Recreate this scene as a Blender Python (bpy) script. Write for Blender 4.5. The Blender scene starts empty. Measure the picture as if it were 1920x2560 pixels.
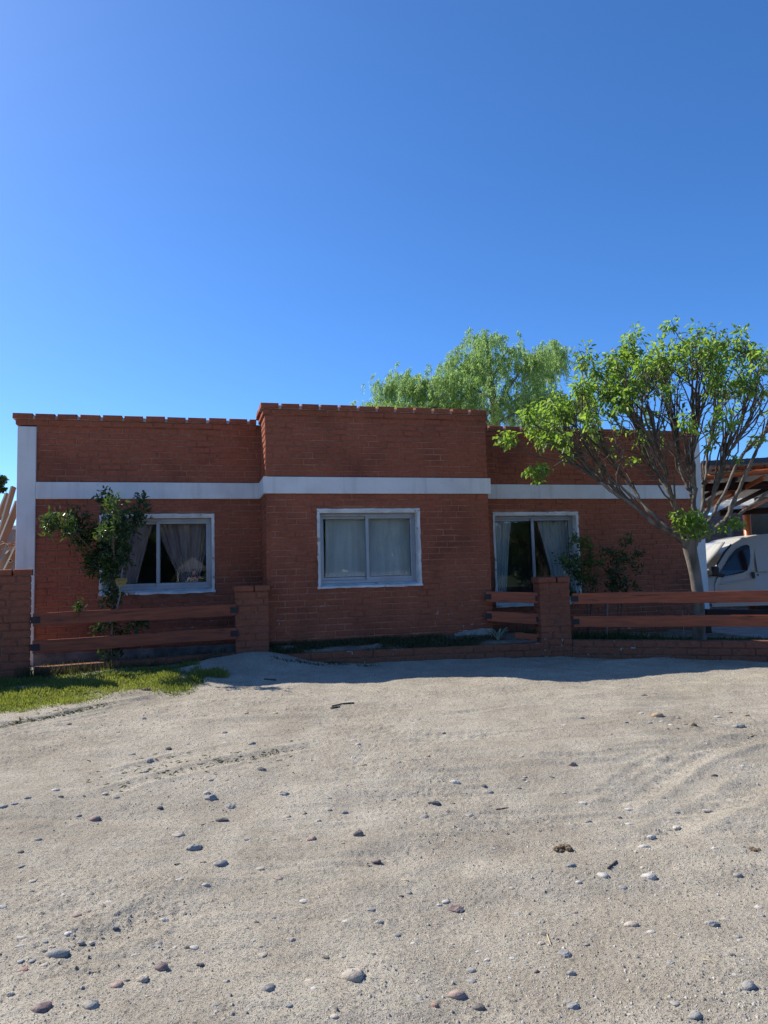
import bpy, math, random
import numpy as np
from mathutils import Matrix, Vector
R_ = random.Random(7); NR = np.random.default_rng(11)
SC = bpy.context.scene; COL = SC.collection

# ------------------------------------------------------------------ camera
YAW, PITCH, ROLL, FPX = 0.258159666, 0.0815912353, 0.0265604111, 1800.97
_f = np.array([math.sin(YAW)*math.cos(PITCH), math.cos(YAW)*math.cos(PITCH), math.sin(PITCH)])
_r = np.array([math.cos(YAW), -math.sin(YAW), 0.0]); _u = np.cross(_r, _f)
CR = math.cos(ROLL)*_r - math.sin(ROLL)*_u; CU = math.sin(ROLL)*_r + math.cos(ROLL)*_u; CF = _f
EYE = np.array([0., 0., 1.0])
cam = bpy.data.cameras.new('camera'); camo = bpy.data.objects.new('camera', cam); COL.objects.link(camo)
camo.matrix_world = Matrix([[CR[0], CU[0], -CF[0], 0], [CR[1], CU[1], -CF[1], 0], [CR[2], CU[2], -CF[2], 1.0], [0, 0, 0, 1]])
cam.sensor_fit = 'VERTICAL'; cam.sensor_height = 36; cam.lens = 36*FPX/2560; cam.clip_start = 0.05; cam.clip_end = 3000
SC.camera = camo

# ------------------------------------------------------------------ light
LDIR = Vector((1.1, -1.0, -1.35)).normalized()
w = bpy.data.worlds.new('World'); SC.world = w; w.use_nodes = True
nt = w.node_tree; nt.nodes.clear()
sky = nt.nodes.new('ShaderNodeTexSky'); sky.sky_type = 'NISHITA'; sky.sun_disc = False
sky.sun_elevation = math.asin(-LDIR.z); sky.sun_rotation = math.atan2(-LDIR.x, -LDIR.y)
sky.altitude = 3000; sky.air_density = 1.0; sky.dust_density = 4.5; sky.ozone_density = 9.0
bg = nt.nodes.new('ShaderNodeBackground'); bg.inputs[1].default_value = 0.148
out = nt.nodes.new('ShaderNodeOutputWorld')
hs = nt.nodes.new('ShaderNodeHueSaturation'); hs.inputs['Saturation'].default_value = 1.1
nt.links.new(sky.outputs[0], hs.inputs['Color']); nt.links.new(hs.outputs[0], bg.inputs[0]); nt.links.new(bg.outputs[0], out.inputs[0])
sun = bpy.data.lights.new('sun', 'SUN'); sun.energy = 4.7; sun.angle = math.radians(0.5); sun.color = (1.0, 0.93, 0.82)
suno = bpy.data.objects.new('sun', sun); COL.objects.link(suno); suno.location = (-20, 20, 30)
suno.rotation_euler = LDIR.to_track_quat('-Z', 'Y').to_euler()
vs = SC.view_settings; vs.view_transform = 'Standard'; vs.look = 'None'; vs.exposure = 0.6; vs.gamma = 1; vs.use_curve_mapping = False
SC.cycles.use_denoising = True; SC.cycles.denoiser = 'OPENIMAGEDENOISE'; SC.cycles.denoising_prefilter = 'NONE'; SC.cycles.use_adaptive_sampling = False; SC.cycles.max_bounces = 8; SC.cycles.transparent_max_bounces = 12

# ------------------------------------------------------------------ helpers
def ray(x, y): return CF + CR*(x-960)/FPX + CU*(1280-y)/FPX
def atY(x, y, Y):
    d = ray(x, y); return EYE + d*(Y/d[1])
def atD(x, y, D): return EYE + ray(x, y)*D
def sm(a, b, x):
    t = np.clip((np.asarray(x, float)-a)/(b-a), 0, 1); return t*t*(3-2*t)
_T = np.random.default_rng(5).random((256, 256))
def vn(x, y, s=0):
    x = np.asarray(x, float)+s*17.3; y = np.asarray(y, float)+s*9.1
    xi = np.floor(x).astype(int); yi = np.floor(y).astype(int); fx = x-xi; fy = y-yi
    fx = fx*fx*(3-2*fx); fy = fy*fy*(3-2*fy)
    a = _T[xi & 255, yi & 255]; b = _T[(xi+1) & 255, yi & 255]; c = _T[xi & 255, (yi+1) & 255]; d = _T[(xi+1) & 255, (yi+1) & 255]
    return (a*(1-fx)+b*fx)*(1-fy)+(c*(1-fx)+d*fx)*fy - .5

def hbase(X, Y):
    X = np.asarray(X, float); Y = np.asarray(Y, float)
    h = -.36+.17*sm(2.5, 7.2, Y)
    h = h+.10*sm(7.0, 8.9, Y)*sm(2.6, -.2, X)
    h = h+.15*np.exp(-((X-.75)/.62)**2-((Y-9.15)/.5)**2)
    h = h+.03*np.exp(-((X-2.6)/1.2)**2-((Y-9.0)/.35)**2)
    h = h-.05*sm(3.5, 7, X)*sm(5.5, 8, Y)
    h = h-.05*sm(10.6, 12, Y)+.0*X
    far = sm(-4, -30, Y)
    return h+.02*far
def hmed(X, Y):
    near = sm(11, 9.3, Y)*sm(-3, 0, Y)*sm(-9, -5, X)*sm(16, 11, X)
    h = .05*vn(X*.8, Y*.8, 1)+.030*vn(X*2.3, Y*2.3, 2)+.014*vn(X*4.6, Y*5.2, 7)
    st = Y+.10*X+.12*np.sin(X*.7)                                     # wheel-worn streaks
    h = h+.026*vn(X*.55, st*3.2, 3)*1.0+.020*vn(X*1.1, st*9, 4)*sm(-.2, .2, vn(X*.6, Y*.6, 9))+.010*vn(X*2.2, st*22, 5)*sm(-.1, .25, vn(X*.8, Y*.8, 10))
    st2 = (X-6.2)*.75+(Y-4.2)*.66                                      # tracks curving away to the right
    m = np.exp(-((st2-.2)/.5)**2)*sm(3.2, 4.2, X)
    h = h+m*.012*np.sin(((X-6)*.66-(Y-4)*.75)*38)*0-m*.02+m*.016*vn(st2*11, (X-Y)*1.2, 6)
    return h*near
def hfine(X, Y):
    near = sm(11, 9.3, Y)*sm(.3, 1.0, Y)*sm(-6, -3, X)*sm(13, 9, X)
    a = vn(X*9, Y*9, 11); b = vn(X*24, Y*24, 12); c = vn(X*58, Y*58, 13)
    patch = .5+.45*sm(-.2, .3, vn(X*1.1, Y*1.1, 15))
    cl = np.maximum(0, vn(X*33, Y*33, 14)-.17); e = vn(X*115, Y*115, 16)*sm(6, 3.5, Y); gr = np.maximum(0, vn(X*75, Y*75, 17)-.22)
    return near*patch*(.008*a+.0060*b+.0055*c+.012*cl+.0035*e+.035*gr)
def gz(x, y): return float(hbase(x, y)+hmed(x, y))
def G(x, y):
    """where the line of sight of photo point x, y meets the ground"""
    d = ray(x, y); lo = None; t = .5
    while t < 14:
        p = EYE+d*t
        if p[2] < gz(p[0], p[1]): break
        t += .03
    return p

TRK = [([(-60, 1836), (150, 1790), (300, 1757), (430, 1735)], .05, .016), ([(-60, 1856), (150, 1806), (320, 1770)], .035, .010), ([(160, 2018), (340, 1958), (560, 1905), (770, 1868), (900, 1850)], .05, .009), ([(230, 1950), (420, 1895), (640, 1852)], .04, .010),
       ([(1500, 2050), (1600, 1985), (1724, 1900), (1925, 1838)], .07, .016), ([(1600, 2115), (1760, 2035), (1940, 1945)], .07, .015), ([(1480, 2010), (1620, 1920), (1800, 1850)], .05, .010), ([(1090, 1792), (1133, 1785), (1272, 1764), (1452, 1758)], .04, .011), ([(1240, 1903), (1420, 1893), (1600, 1887)], .03, .009),
       ([(600, 2300), (900, 2170), (1200, 2080), (1420, 2040)], .09, .010), ([(60, 2420), (400, 2290), (640, 2230)], .08, .010), ([(700, 1800), (1000, 1830), (1300, 1842)], .08, .012)]
def htrack(X, Y):
    h = np.zeros_like(X)
    for P, wd, am in TRK:
        W = [G(x, y) for x, y in P]; W = [np.array([p[0], p[1]]) for p in W]
        x0, x1 = min(p[0] for p in W)-.5, max(p[0] for p in W)+.5; y0, y1 = min(p[1] for p in W)-.5, max(p[1] for p in W)+.5
        k = np.nonzero((X > x0) & (X < x1) & (Y > y0) & (Y < y1)); px, py = X[k], Y[k]; dm = np.full(px.shape, 9.); s_at = np.zeros(px.shape); acc = 0
        for a, b in zip(W[:-1], W[1:]):
            ab = b-a; L = math.hypot(*ab); t = np.clip(((px-a[0])*ab[0]+(py-a[1])*ab[1])/(L*L), 0, 1); d = np.hypot(px-a[0]-t*ab[0], py-a[1]-t*ab[1]); m = d < dm; dm[m] = d[m]; s_at[m] = acc+t[m]*L; acc += L
        dm = dm+.03*vn(px*5, py*5, 81); fade = sm(0, .35, s_at)*sm(acc, acc-.35, s_at)*(.55+.9*vn(px*2.1, py*2.1, 82)+.2)
        h[k] += fade*am*(-np.exp(-(dm/wd)**2)*(1+.35*np.sin(s_at*75))+.75*np.exp(-((dm-1.9*wd)/(.6*wd))**2))
    return h
def new_mesh(name, V, F, m=None, smooth=False):
    me = bpy.data.meshes.new(name)
    if isinstance(V, np.ndarray) and isinstance(F, np.ndarray):
        me.vertices.add(len(V)); me.vertices.foreach_set('co', V.astype(np.float32).ravel())
        k = F.shape[1]; me.loops.add(F.size); me.loops.foreach_set('vertex_index', F.astype(np.int32).ravel())
        me.polygons.add(len(F)); me.polygons.foreach_set('loop_start', np.arange(0, F.size, k, dtype=np.int32))
        me.polygons.foreach_set('loop_total', np.full(len(F), k, dtype=np.int32)); me.update(calc_edges=True)
    else:
        me.from_pydata([tuple(v) for v in V], [], [tuple(f) for f in F]); me.update()
    if m is not None: me.materials.append(m)
    if smooth: me.polygons.foreach_set('use_smooth', np.ones(len(me.polygons), bool))
    return me
def tag(o, label=None, cat=None, group=None, kind=None):
    if label: o['label'] = label
    if cat: o['category'] = cat
    if group: o['group'] = group
    if kind: o['kind'] = kind
    return o
def link(name, me, parent=None, loc=None, M=None):
    o = bpy.data.objects.new(name, me); COL.objects.link(o)
    if parent is not None: o.parent = parent
    if M is not None: o.matrix_local = M
    elif loc is not None: o.location = loc
    return o
def empty(name, loc, label, cat, group=None, rz=0):
    o = bpy.data.objects.new(name, None); COL.objects.link(o); o.location = loc; o.rotation_euler[2] = rz; o.empty_display_size = .1
    return tag(o, label, cat, group)

class MB:
    def __init__(s): s.v = []; s.f = []; s.m = []
    def add(s, V, F, mi=0):
        b = len(s.v); s.v += [tuple(map(float, p)) for p in V]; s.f += [tuple(i+b for i in f) for f in F]; s.m += [mi]*len(F); return s
    def box(s, x0, x1, y0, y1, z0, z1, M=None, mi=0):
        V = [(x, y, z) for x in (x0, x1) for y in (y0, y1) for z in (z0, z1)]
        if M is not None: V = [M @ Vector(p) for p in V]
        return s.add(V, [(0, 1, 3, 2), (4, 6, 7, 5), (0, 4, 5, 1), (2, 3, 7, 6), (0, 2, 6, 4), (1, 5, 7, 3)], mi)
    def tube(s, P, r, n=8, caps=True, mi=0):
        P = [np.array(p, float) for p in P]; N = len(P); r = [r]*N if np.isscalar(r) else list(r)
        up = np.array([.13, .31, .94]); rings = []
        for i in range(N):
            t = P[min(i+1, N-1)]-P[max(i-1, 0)]; t = t/(np.linalg.norm(t)+1e-9)
            a = np.cross(t, up); 
            if np.linalg.norm(a) < .15: a = np.cross(t, np.array([1., .2, 0]))
            a /= np.linalg.norm(a); b = np.cross(t, a)
            rings.append([P[i]+r[i]*(math.cos(2*math.pi*k/n)*a+math.sin(2*math.pi*k/n)*b) for k in range(n)])
        V = [p for q in rings for p in q]; F = []
        for i in range(N-1):
            for k in range(n): F.append((i*n+k, i*n+(k+1) % n, (i+1)*n+(k+1) % n, (i+1)*n+k))
        if caps: F += [tuple(range(n-1, -1, -1)), tuple(range((N-1)*n, N*n))]
        return s.add(V, F, mi)
    def prism(s, pts, y0, y1, M=None, mi=0):
        n = len(pts); V = [(x, y0, z) for x, z in pts]+[(x, y1, z) for x, z in pts]
        if M is not None: V = [M @ Vector(p) for p in V]
        F = [tuple(range(n)), tuple(range(2*n-1, n-1, -1))]+[(i, n+i, n+(i+1) % n, (i+1) % n) for i in range(n)]
        return s.add(V, F, mi)
    def build(s, name, m, parent=None, smooth=False, bevel=0, seg=2, loc=None):
        me = bpy.data.meshes.new(name); me.from_pydata(s.v, [], s.f)
        ms = m if isinstance(m, (list, tuple)) else [m]
        for q in ms: me.materials.append(q)
        if len(ms) > 1: me.polygons.foreach_set('material_index', s.m)
        me.update(); 
        if smooth: me.polygons.foreach_set('use_smooth', np.ones(len(me.polygons), bool))
        o = link(name, me, parent, loc)
        if bevel:
            b = o.modifiers.new('b', 'BEVEL'); b.width = bevel; b.segments = seg; b.limit_method = 'ANGLE'; b.angle_limit = math.radians(30)
        return o
def frame(o, a, n, up=(0, 0, 1)):
    """matrix: local x along a, local -y along outward normal n, z up, origin o"""
    a = Vector(a).normalized(); n = Vector(n).normalized(); u = Vector(up)
    return Matrix([[a.x, -n.x, u.x, o[0]], [a.y, -n.y, u.y, o[1]], [a.z, -n.z, u.z, o[2]], [0, 0, 0, 1]])

# ------------------------------------------------------------------ materials
def mat(name, c1, c2=None, rough=.7, scale=6, bump=0, bscale=60, spec=.3, metal=0, coord='Object', detail=6, stretch=None, ramp=(.35, .65), extra=None):
    m = bpy.data.materials.new(name); m.use_nodes = True; t = m.node_tree; N = t.nodes; L = t.links
    p = N['Principled BSDF']; p.inputs['Roughness'].default_value = rough; p.inputs['Metallic'].default_value = metal
    p.inputs['Specular IOR Level'].default_value = spec
    geo = N.new('ShaderNodeNewGeometry'); tc = N.new('ShaderNodeTexCoord')
    src = geo.outputs['Position'] if coord == 'World' else tc.outputs[coord]
    if stretch:
        mp = N.new('ShaderNodeMapping'); mp.inputs['Scale'].default_value = stretch; L.new(src, mp.inputs[0]); src = mp.outputs[0]
    p.inputs['Base Color'].default_value = (*c1, 1)
    if c2 is not None:
        n = N.new('ShaderNodeTexNoise'); n.inputs['Scale'].default_value = scale; n.inputs['Detail'].default_value = detail; L.new(src, n.inputs['Vector'])
        r = N.new('ShaderNodeValToRGB'); r.color_ramp.elements[0].position = ramp[0]; r.color_ramp.elements[1].position = ramp[1]
        r.color_ramp.elements[0].color = (*c1, 1); r.color_ramp.elements[1].color = (*c2, 1)
        L.new(n.outputs['Fac'], r.inputs[0]); L.new(r.outputs[0], p.inputs['Base Color'])
    if bump:
        n2 = N.new('ShaderNodeTexNoise'); n2.inputs['Scale'].default_value = bscale; n2.inputs['Detail'].default_value = 5; L.new(src, n2.inputs['Vector'])
        b = N.new('ShaderNodeBump'); b.inputs['Strength'].default_value = bump; b.inputs['Distance'].default_value = .01
        L.new(n2.outputs['Fac'], b.inputs['Height']); L.new(b.outputs[0], p.inputs['Normal'])
    if extra: extra(t, p, src)
    return m
def over(t, p, col, fac):
    """lay colour col over the present base colour with factor socket fac"""
    mx = t.nodes.new('ShaderNodeMix'); mx.data_type = 'RGBA'; t.links.new(fac, mx.inputs['Factor'])
    old = p.inputs['Base Color'].links
    if old: t.links.new(old[0].from_socket, mx.inputs['A'])
    else: mx.inputs['A'].default_value = p.inputs['Base Color'].default_value
    if isinstance(col, tuple): mx.inputs['B'].default_value = (*col, 1)
    else: t.links.new(col, mx.inputs['B'])
    t.links.new(mx.outputs['Result'], p.inputs['Base Color'])
def nfac(t, src, scale, a, b, detail=4, amp=1.0, rough=.5):
    n = t.nodes.new('ShaderNodeTexNoise'); n.inputs['Scale'].default_value = scale; n.inputs['Detail'].default_value = detail; n.inputs['Roughness'].default_value = rough
    t.links.new(src, n.inputs['Vector']); r = t.nodes.new('ShaderNodeMapRange'); r.inputs['From Min'].default_value = a; r.inputs['From Max'].default_value = b
    r.inputs['To Max'].default_value = amp; t.links.new(n.outputs['Fac'], r.inputs['Value']); return r.outputs['Result']
def zfac(t, src, z0, z1):
    s = t.nodes.new('ShaderNodeSeparateXYZ'); t.links.new(src, s.inputs[0]); r = t.nodes.new('ShaderNodeMapRange')
    r.inputs['From Min'].default_value = z0; r.inputs['From Max'].default_value = z1; t.links.new(s.outputs['Z'], r.inputs['Value']); return r.outputs['Result']
def mul(t, a, b):
    m = t.nodes.new('ShaderNodeMath'); m.operation = 'MULTIPLY'
    for i, v in enumerate((a, b)):
        if isinstance(v, (int, float)): m.inputs[i].default_value = v
        else: t.links.new(v, m.inputs[i])
    return m.outputs[0]

def brick_mat(name, dark, midc, light, stain=.5, white=1.0):
    def ex(t, p, src):
        at = t.nodes.new('ShaderNodeAttribute'); at.attribute_name = 'tint'
        r = t.nodes.new('ShaderNodeValToRGB'); e = r.color_ramp.elements
        e[0].position = .0; e[0].color = (*dark, 1); e[1].position = 1; e[1].color = (*light, 1); k = e.new(.45); k.color = (*midc, 1)
        t.links.new(at.outputs['Fac'], r.inputs[0]); t.links.new(r.outputs[0], p.inputs['Base Color'])
        over(t, p, tuple(c*.55 for c in midc), nfac(t, src, 22, .45, .75, 6, .55))
        over(t, p, tuple(min(1, c*1.5) for c in light), nfac(t, src, 55, .58, .8, 4, .5))
        over(t, p, tuple(c*.5 for c in dark), nfac(t, src, 1.3, .5, .75, 5, stain))
        over(t, p, (.42, .36, .30), mul(t, nfac(t, src, 17, .675, .70, 5, white*.8), nfac(t, src, 1.1, .55, .6, 2)))
    return mat(name, midc, None, .85, bump=.5, bscale=70, coord='World', spec=.15, extra=ex)
M = {}
M['brick'] = brick_mat('painted_brick', (.085, .038, .030), (.31, .093, .052), (.46, .165, .088), .5, .0)
M['brick2'] = brick_mat('brown_brick', (.15, .052, .034), (.27, .090, .050), (.35, .135, .078), .35)
M['rawbrick'] = brick_mat('grey_pink_brick', (.16, .11, .10), (.26, .19, .17), (.34, .27, .24), .3, .3)
def mort_ex(t, p, src):
    over(t, p, (.13, .05, .035), nfac(t, src, 2.1, .48, .72, 5, .8))
    over(t, p, (.50, .45, .40), mul(t, mul(t, nfac(t, src, 14, .62, .66, 5), nfac(t, src, 1.1, .5, .58, 2)), zfac(t, src, .75, .35)))
M['mortar'] = mat('red_mortar', (.30, .126, .076), (.40, .188, .118), .9, 9, .6, 90, .1, coord='World', extra=mort_ex)
M['mortar2'] = mat('brown_mortar', (.16, .07, .045), (.24, .12, .08), .9, 9, .6, 90, .1, coord='World', extra=mort_ex)
M['greymortar'] = mat('grey_mortar', (.30, .27, .25), (.42, .39, .36), .9, 9, .5, 90, .1, coord='World')
M['capmortar'] = mat('pale_mortar', (.34, .27, .22), (.55, .48, .42), .9, 14, .5, 90, .1, coord='World')
def wp_ex(t, p, src):
    mp = t.nodes.new('ShaderNodeMapping'); mp.inputs['Scale'].default_value = (9, 9, .7); t.links.new(src, mp.inputs[0])
    over(t, p, (.40, .37, .33), nfac(t, mp.outputs[0], 1, .54, .74, 5, .45)); over(t, p, (.42, .40, .38), nfac(t, src, 3, .5, .75, 6, .35)); over(t, p, (.3, .29, .28), nfac(t, src, 40, .70, .74, 3, .5))
M['white'] = mat('white_paint', (.72, .71, .68), (.64, .63, .61), .75, 2.0, .15, 120, .2, coord='World', extra=wp_ex)
def ws_ex(t, p, src):
    over(t, p, (.33, .27, .22), nfac(t, src, 9, .60, .66, 5, .9))
M['surround'] = mat('chipped_white_plaster', (.70, .69, .66), (.52, .51, .49), .8, 6, .3, 60, .2, coord='World', extra=ws_ex)
M['alu'] = mat('dull_aluminium', (.34, .36, .38), (.27, .285, .305), .42, 4, .05, 60, .5, .35)
M['gasket'] = mat('dark_gasket', (.03, .03, .03), None, .6)
M['concrete'] = mat('concrete', (.36, .34, .31), (.27, .25, .23), .9, 4, .4, 60, .1, coord='World')
M['roomwall'] = mat('room_paint', (.55, .55, .54), None, .9)
M['dark'] = mat('dark_interior', (.06, .045, .04), None, .7)
M['black'] = mat('black_plastic', (.012, .012, .013), None, .45, spec=.4)
M['iron'] = mat('black_iron', (.02, .02, .022), (.035, .03, .028), .55, 30, .2, 60)
def glass():
    m = bpy.data.materials.new('window_glass'); m.use_nodes = True; t = m.node_tree; t.nodes.clear(); N = t.nodes
    o = N.new('ShaderNodeOutputMaterial'); mx = N.new('ShaderNodeMixShader'); tr = N.new('ShaderNodeBsdfTransparent'); gl = N.new('ShaderNodeBsdfGlossy')
    tr.inputs[0].default_value = (.90, .93, .93, 1); gl.inputs['Roughness'].default_value = .015
    lw = N.new('ShaderNodeLayerWeight'); pw = N.new('ShaderNodeMath'); pw.operation = 'POWER'; pw.inputs[1].default_value = 5; t.links.new(lw.outputs['Facing'], pw.inputs[0])
    fr = N.new('ShaderNodeMath'); fr.operation = 'MULTIPLY_ADD'; fr.inputs[1].default_value = .9; fr.inputs[2].default_value = .05; t.links.new(pw.outputs[0], fr.inputs[0])
    ns = N.new('ShaderNodeTexNoise'); ns.inputs['Scale'].default_value = 2.2; ge = N.new('ShaderNodeNewGeometry'); t.links.new(ge.outputs['Position'], ns.inputs['Vector'])
    bp = N.new('ShaderNodeBump'); bp.inputs['Strength'].default_value = .02; bp.inputs['Distance'].default_value = .02; t.links.new(ns.outputs[0], bp.inputs['Height']); t.links.new(bp.outputs[0], gl.inputs['Normal'])
    t.links.new(fr.outputs[0], mx.inputs[0]); t.links.new(tr.outputs[0], mx.inputs[1]); t.links.new(gl.outputs[0], mx.inputs[2]); t.links.new(mx.outputs[0], o.inputs[0]); return m
M['glass'] = glass()
def cloth(name, c, tr=.35, c2=None):
    m = bpy.data.materials.new(name); m.use_nodes = True; t = m.node_tree; t.nodes.clear(); N = t.nodes
    o = N.new('ShaderNodeOutputMaterial'); mx = N.new('ShaderNodeMixShader'); a = N.new('ShaderNodeBsdfDiffuse'); b = N.new('ShaderNodeBsdfTranslucent')
    mx.inputs[0].default_value = tr
    tc = N.new('ShaderNodeTexCoord'); n = N.new('ShaderNodeTexNoise'); n.inputs['Scale'].default_value = 14; mp = N.new('ShaderNodeMapping'); mp.inputs['Scale'].default_value = (1, 1, .12)
    t.links.new(tc.outputs['Object'], mp.inputs[0]); t.links.new(mp.outputs[0], n.inputs['Vector'])
    r = N.new('ShaderNodeValToRGB'); r.color_ramp.elements[0].position = .35; r.color_ramp.elements[1].position = .65
    r.color_ramp.elements[0].color = (*c, 1); r.color_ramp.elements[1].color = (*(c2 or tuple(q*.8 for q in c)), 1)
    t.links.new(n.outputs[0], r.inputs[0])
    for s in (a, b): t.links.new(r.outputs[0], s.inputs[0])
    t.links.new(a.outputs[0], mx.inputs[1]); t.links.new(b.outputs[0], mx.inputs[2]); t.links.new(mx.outputs[0], o.inputs[0]); return m
def leafmat(name, c1, c2, tc1, tr=.5, rough=.45):
    m = bpy.data.materials.new(name); m.use_nodes = True; t = m.node_tree; t.nodes.clear(); N = t.nodes; L = t.links
    o = N.new('ShaderNodeOutputMaterial'); at = N.new('ShaderNodeAttribute'); at.attribute_name = 'tint'
    r = N.new('ShaderNodeValToRGB'); r.color_ramp.elements[0].color = (*c1, 1); r.color_ramp.elements[1].color = (*c2, 1); L.new(at.outputs['Fac'], r.inputs[0])
    d = N.new('ShaderNodeBsdfPrincipled'); d.inputs['Roughness'].default_value = rough; d.inputs['Specular IOR Level'].default_value = .45; L.new(r.outputs[0], d.inputs['Base Color'])
    b = N.new('ShaderNodeBsdfTranslucent'); k = N.new('ShaderNodeMix'); k.data_type = 'RGBA'; k.blend_type = 'MULTIPLY'; k.inputs['Factor'].default_value = 1
    L.new(r.outputs[0], k.inputs['A']); k.inputs['B'].default_value = (*tc1, 1); L.new(k.outputs['Result'], b.inputs[0])
    mx = N.new('ShaderNodeMixShader'); mx.inputs[0].default_value = tr; L.new(d.outputs[0], mx.inputs[1]); L.new(b.outputs[0], mx.inputs[2]); L.new(mx.outputs[0], o.inputs[0]); return m
M['leaf'] = leafmat('tree_leaf', (.080, .145, .030), (.225, .30, .075), (1.8, 2.0, .9), .55)
M['leafw'] = leafmat('willow_leaf', (.145, .205, .08), (.26, .33, .135), (1.9, 2.2, 1.6), .58)
M['leafb'] = leafmat('bush_leaf', (.026, .055, .020), (.070, .115, .032), (1.6, 1.6, .8), .35, .3)
M['leafg'] = leafmat('garden_leaf', (.04, .085, .020), (.085, .14, .028), (1.5, 1.5, .8), .4)
M['grass'] = leafmat('grass_blade', (.10, .15, .032), (.27, .29, .085), (1.6, 1.6, .8), .45, .6)
M['weed'] = leafmat('weed_blade', (.04, .06, .02), (.12, .11, .05), (1.3, 1.3, .8), .35, .7)
M['bark'] = mat('grey_bark', (.095, .08, .066), (.225, .195, .16), .9, 9, .9, 45, .1, stretch=(1, 1, .25))
M['twig'] = mat('brown_twig', (.075, .06, .047), (.14, .115, .09), .85, 20, spec=.1)
def wood_ex(c):
    def ex(t, p, src):
        over(t, p, c, nfac(t, src, 2.6, .62, .72, 2, .8))
    return ex
M['fence'] = mat('red_brown_stained_wood', (.42, .098, .036), (.27, .066, .028), .5, 3.2, .25, 20, .35, stretch=(1.0, 12, 12), extra=wood_ex((.05, .02, .015)))
M['fence_shaded'] = mat('shaded_stained_wood', (.30, .080, .036), (.18, .050, .026), .6, 3.2, .3, 20, .3, stretch=(1.0, 12, 12), extra=wood_ex((.045, .02, .015)))  # same wood as the other boards, deeper shade of the left fence put into its colour
M['log'] = mat('varnished_log', (.60, .16, .042), (.40, .10, .03), .35, 5, .2, 20, .5, stretch=(1, 8, 8))
M['darklog'] = mat('dark_stained_log', (.045, .02, .014), (.025, .012, .01), .6, 6, .3, 20)
M['plank'] = mat('weathered_plank', (.36, .32, .255), (.25, .225, .18), .85, 4, .4, 25, .1, stretch=(1, 1, .1))
M['sheet'] = mat('corrugated_sheet', (.70, .70, .68), (.55, .55, .54), .5, 2, metal=.2)
M['olive'] = mat('olive_plaster', (.12, .11, .08), (.09, .082, .06), .9, 2)
M['tile'] = mat('orange_tile', (.50, .14, .05), (.36, .09, .035), .7, 6)
M['fascia'] = mat('dark_fascia', (.05, .055, .07), None, .6)
M['vanpaint'] = mat('beige_white_paint', (.45, .435, .39), None, .28, spec=.5)
M['tyre'] = mat('tyre_rubber', (.02, .02, .02), None, .85)
M['carglass'] = mat('tinted_car_glass', (.012, .014, .016), None, .06, spec=.6)
M['steel'] = mat('wheel_steel', (.45, .45, .45), None, .4, metal=.7)

# ------------------------------------------------------------------ ground
def ground_mat():
    def ex(t, p, src):
        L = t.links
        over(t, p, (.285, .242, .180), nfac(t, src, .9, .45, .7, 6, .65)); over(t, p, (.53, .48, .385), nfac(t, src, 2.6, .5, .72, 6, .6))
        over(t, p, (.15, .13, .10), nfac(t, src, 75, .55, .66, 3, .6)); over(t, p, (.66, .61, .52), nfac(t, src, 120, .57, .67, 2, .75))
        over(t, p, (.09, .078, .065), nfac(t, src, 170, .56, .64, 2, .8))
        s = t.nodes.new('ShaderNodeSeparateXYZ'); L.new(src, s.inputs[0]); r = t.nodes.new('ShaderNodeMapRange')
        r.inputs['From Min'].default_value = -5; r.inputs['From Max'].default_value = -9; L.new(s.outputs['Y'], r.inputs['Value'])
        over(t, p, (.055, .085, .022), mul(t, r.outputs['Result'], nfac(t, src, .5, .3, .5, 4)))
        n1 = t.nodes.new('ShaderNodeTexNoise'); n1.inputs['Scale'].default_value = 260; n1.inputs['Detail'].default_value = 5; n1.inputs['Roughness'].default_value = .7; L.new(src, n1.inputs['Vector'])
        a = t.nodes.new('ShaderNodeMath'); a.operation = 'ADD'; L.new(n1.outputs['Fac'], a.inputs[0]); L.new(nfac(t, src, 120, .58, .75, 2, 1.2), a.inputs[1])
        b = t.nodes.new('ShaderNodeBump'); b.inputs['Strength'].default_value = .9; b.inputs['Distance'].default_value = .007
        L.new(a.outputs[0], b.inputs['Height']); L.new(b.outputs[0], p.inputs['Normal'])
    return mat('dry_dirt', (.385, .340, .264), (.465, .418, .330), .95, 5, coord='World', spec=.08, extra=ex)
M['dirt'] = ground_mat()
M['soil'] = mat('garden_soil', (.16, .125, .095), (.26, .21, .165), .95, 7, .8, 60, .05, coord='World')
ys = np.concatenate([-np.geomspace(500, 1.0, 26), np.linspace(-.6, 1.2, 8), np.geomspace(1.25, 10.6, 780), np.geomspace(11, 600, 24)])
yc = np.clip(ys, 1.0, 10.6); xl = -.32*yc-1.3; xr = 1.0*yc+1.3
fr_ = np.linspace(0, 1, 1000)[None, :]; og = np.concatenate([np.geomspace(500, .06, 26)])[None, :]
XX = np.concatenate([xl[:, None]-og, xl[:, None]*(1-fr_)+xr[:, None]*fr_, xr[:, None]+og[:, ::-1]], 1); YY = np.repeat(ys[:, None], XX.shape[1], 1)
ZZ = hbase(XX, YY)+hmed(XX, YY)+hfine(XX, YY)+htrack(XX, YY); nx = XX.shape[1]; ny = len(ys)
V = np.stack([XX.ravel(), YY.ravel(), ZZ.ravel()], 1); 
ii = (np.arange(ny-1)[:, None]*nx+np.arange(nx-1)[None, :]).ravel()
Fq = np.stack([ii, ii+1, ii+nx+1, ii+nx], 1)
tag(link('ground', new_mesh('ground', V, Fq, M['dirt'], True)), 'pale dry dirt yard with wheel tracks and pebbles', kind='structure')

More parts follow.
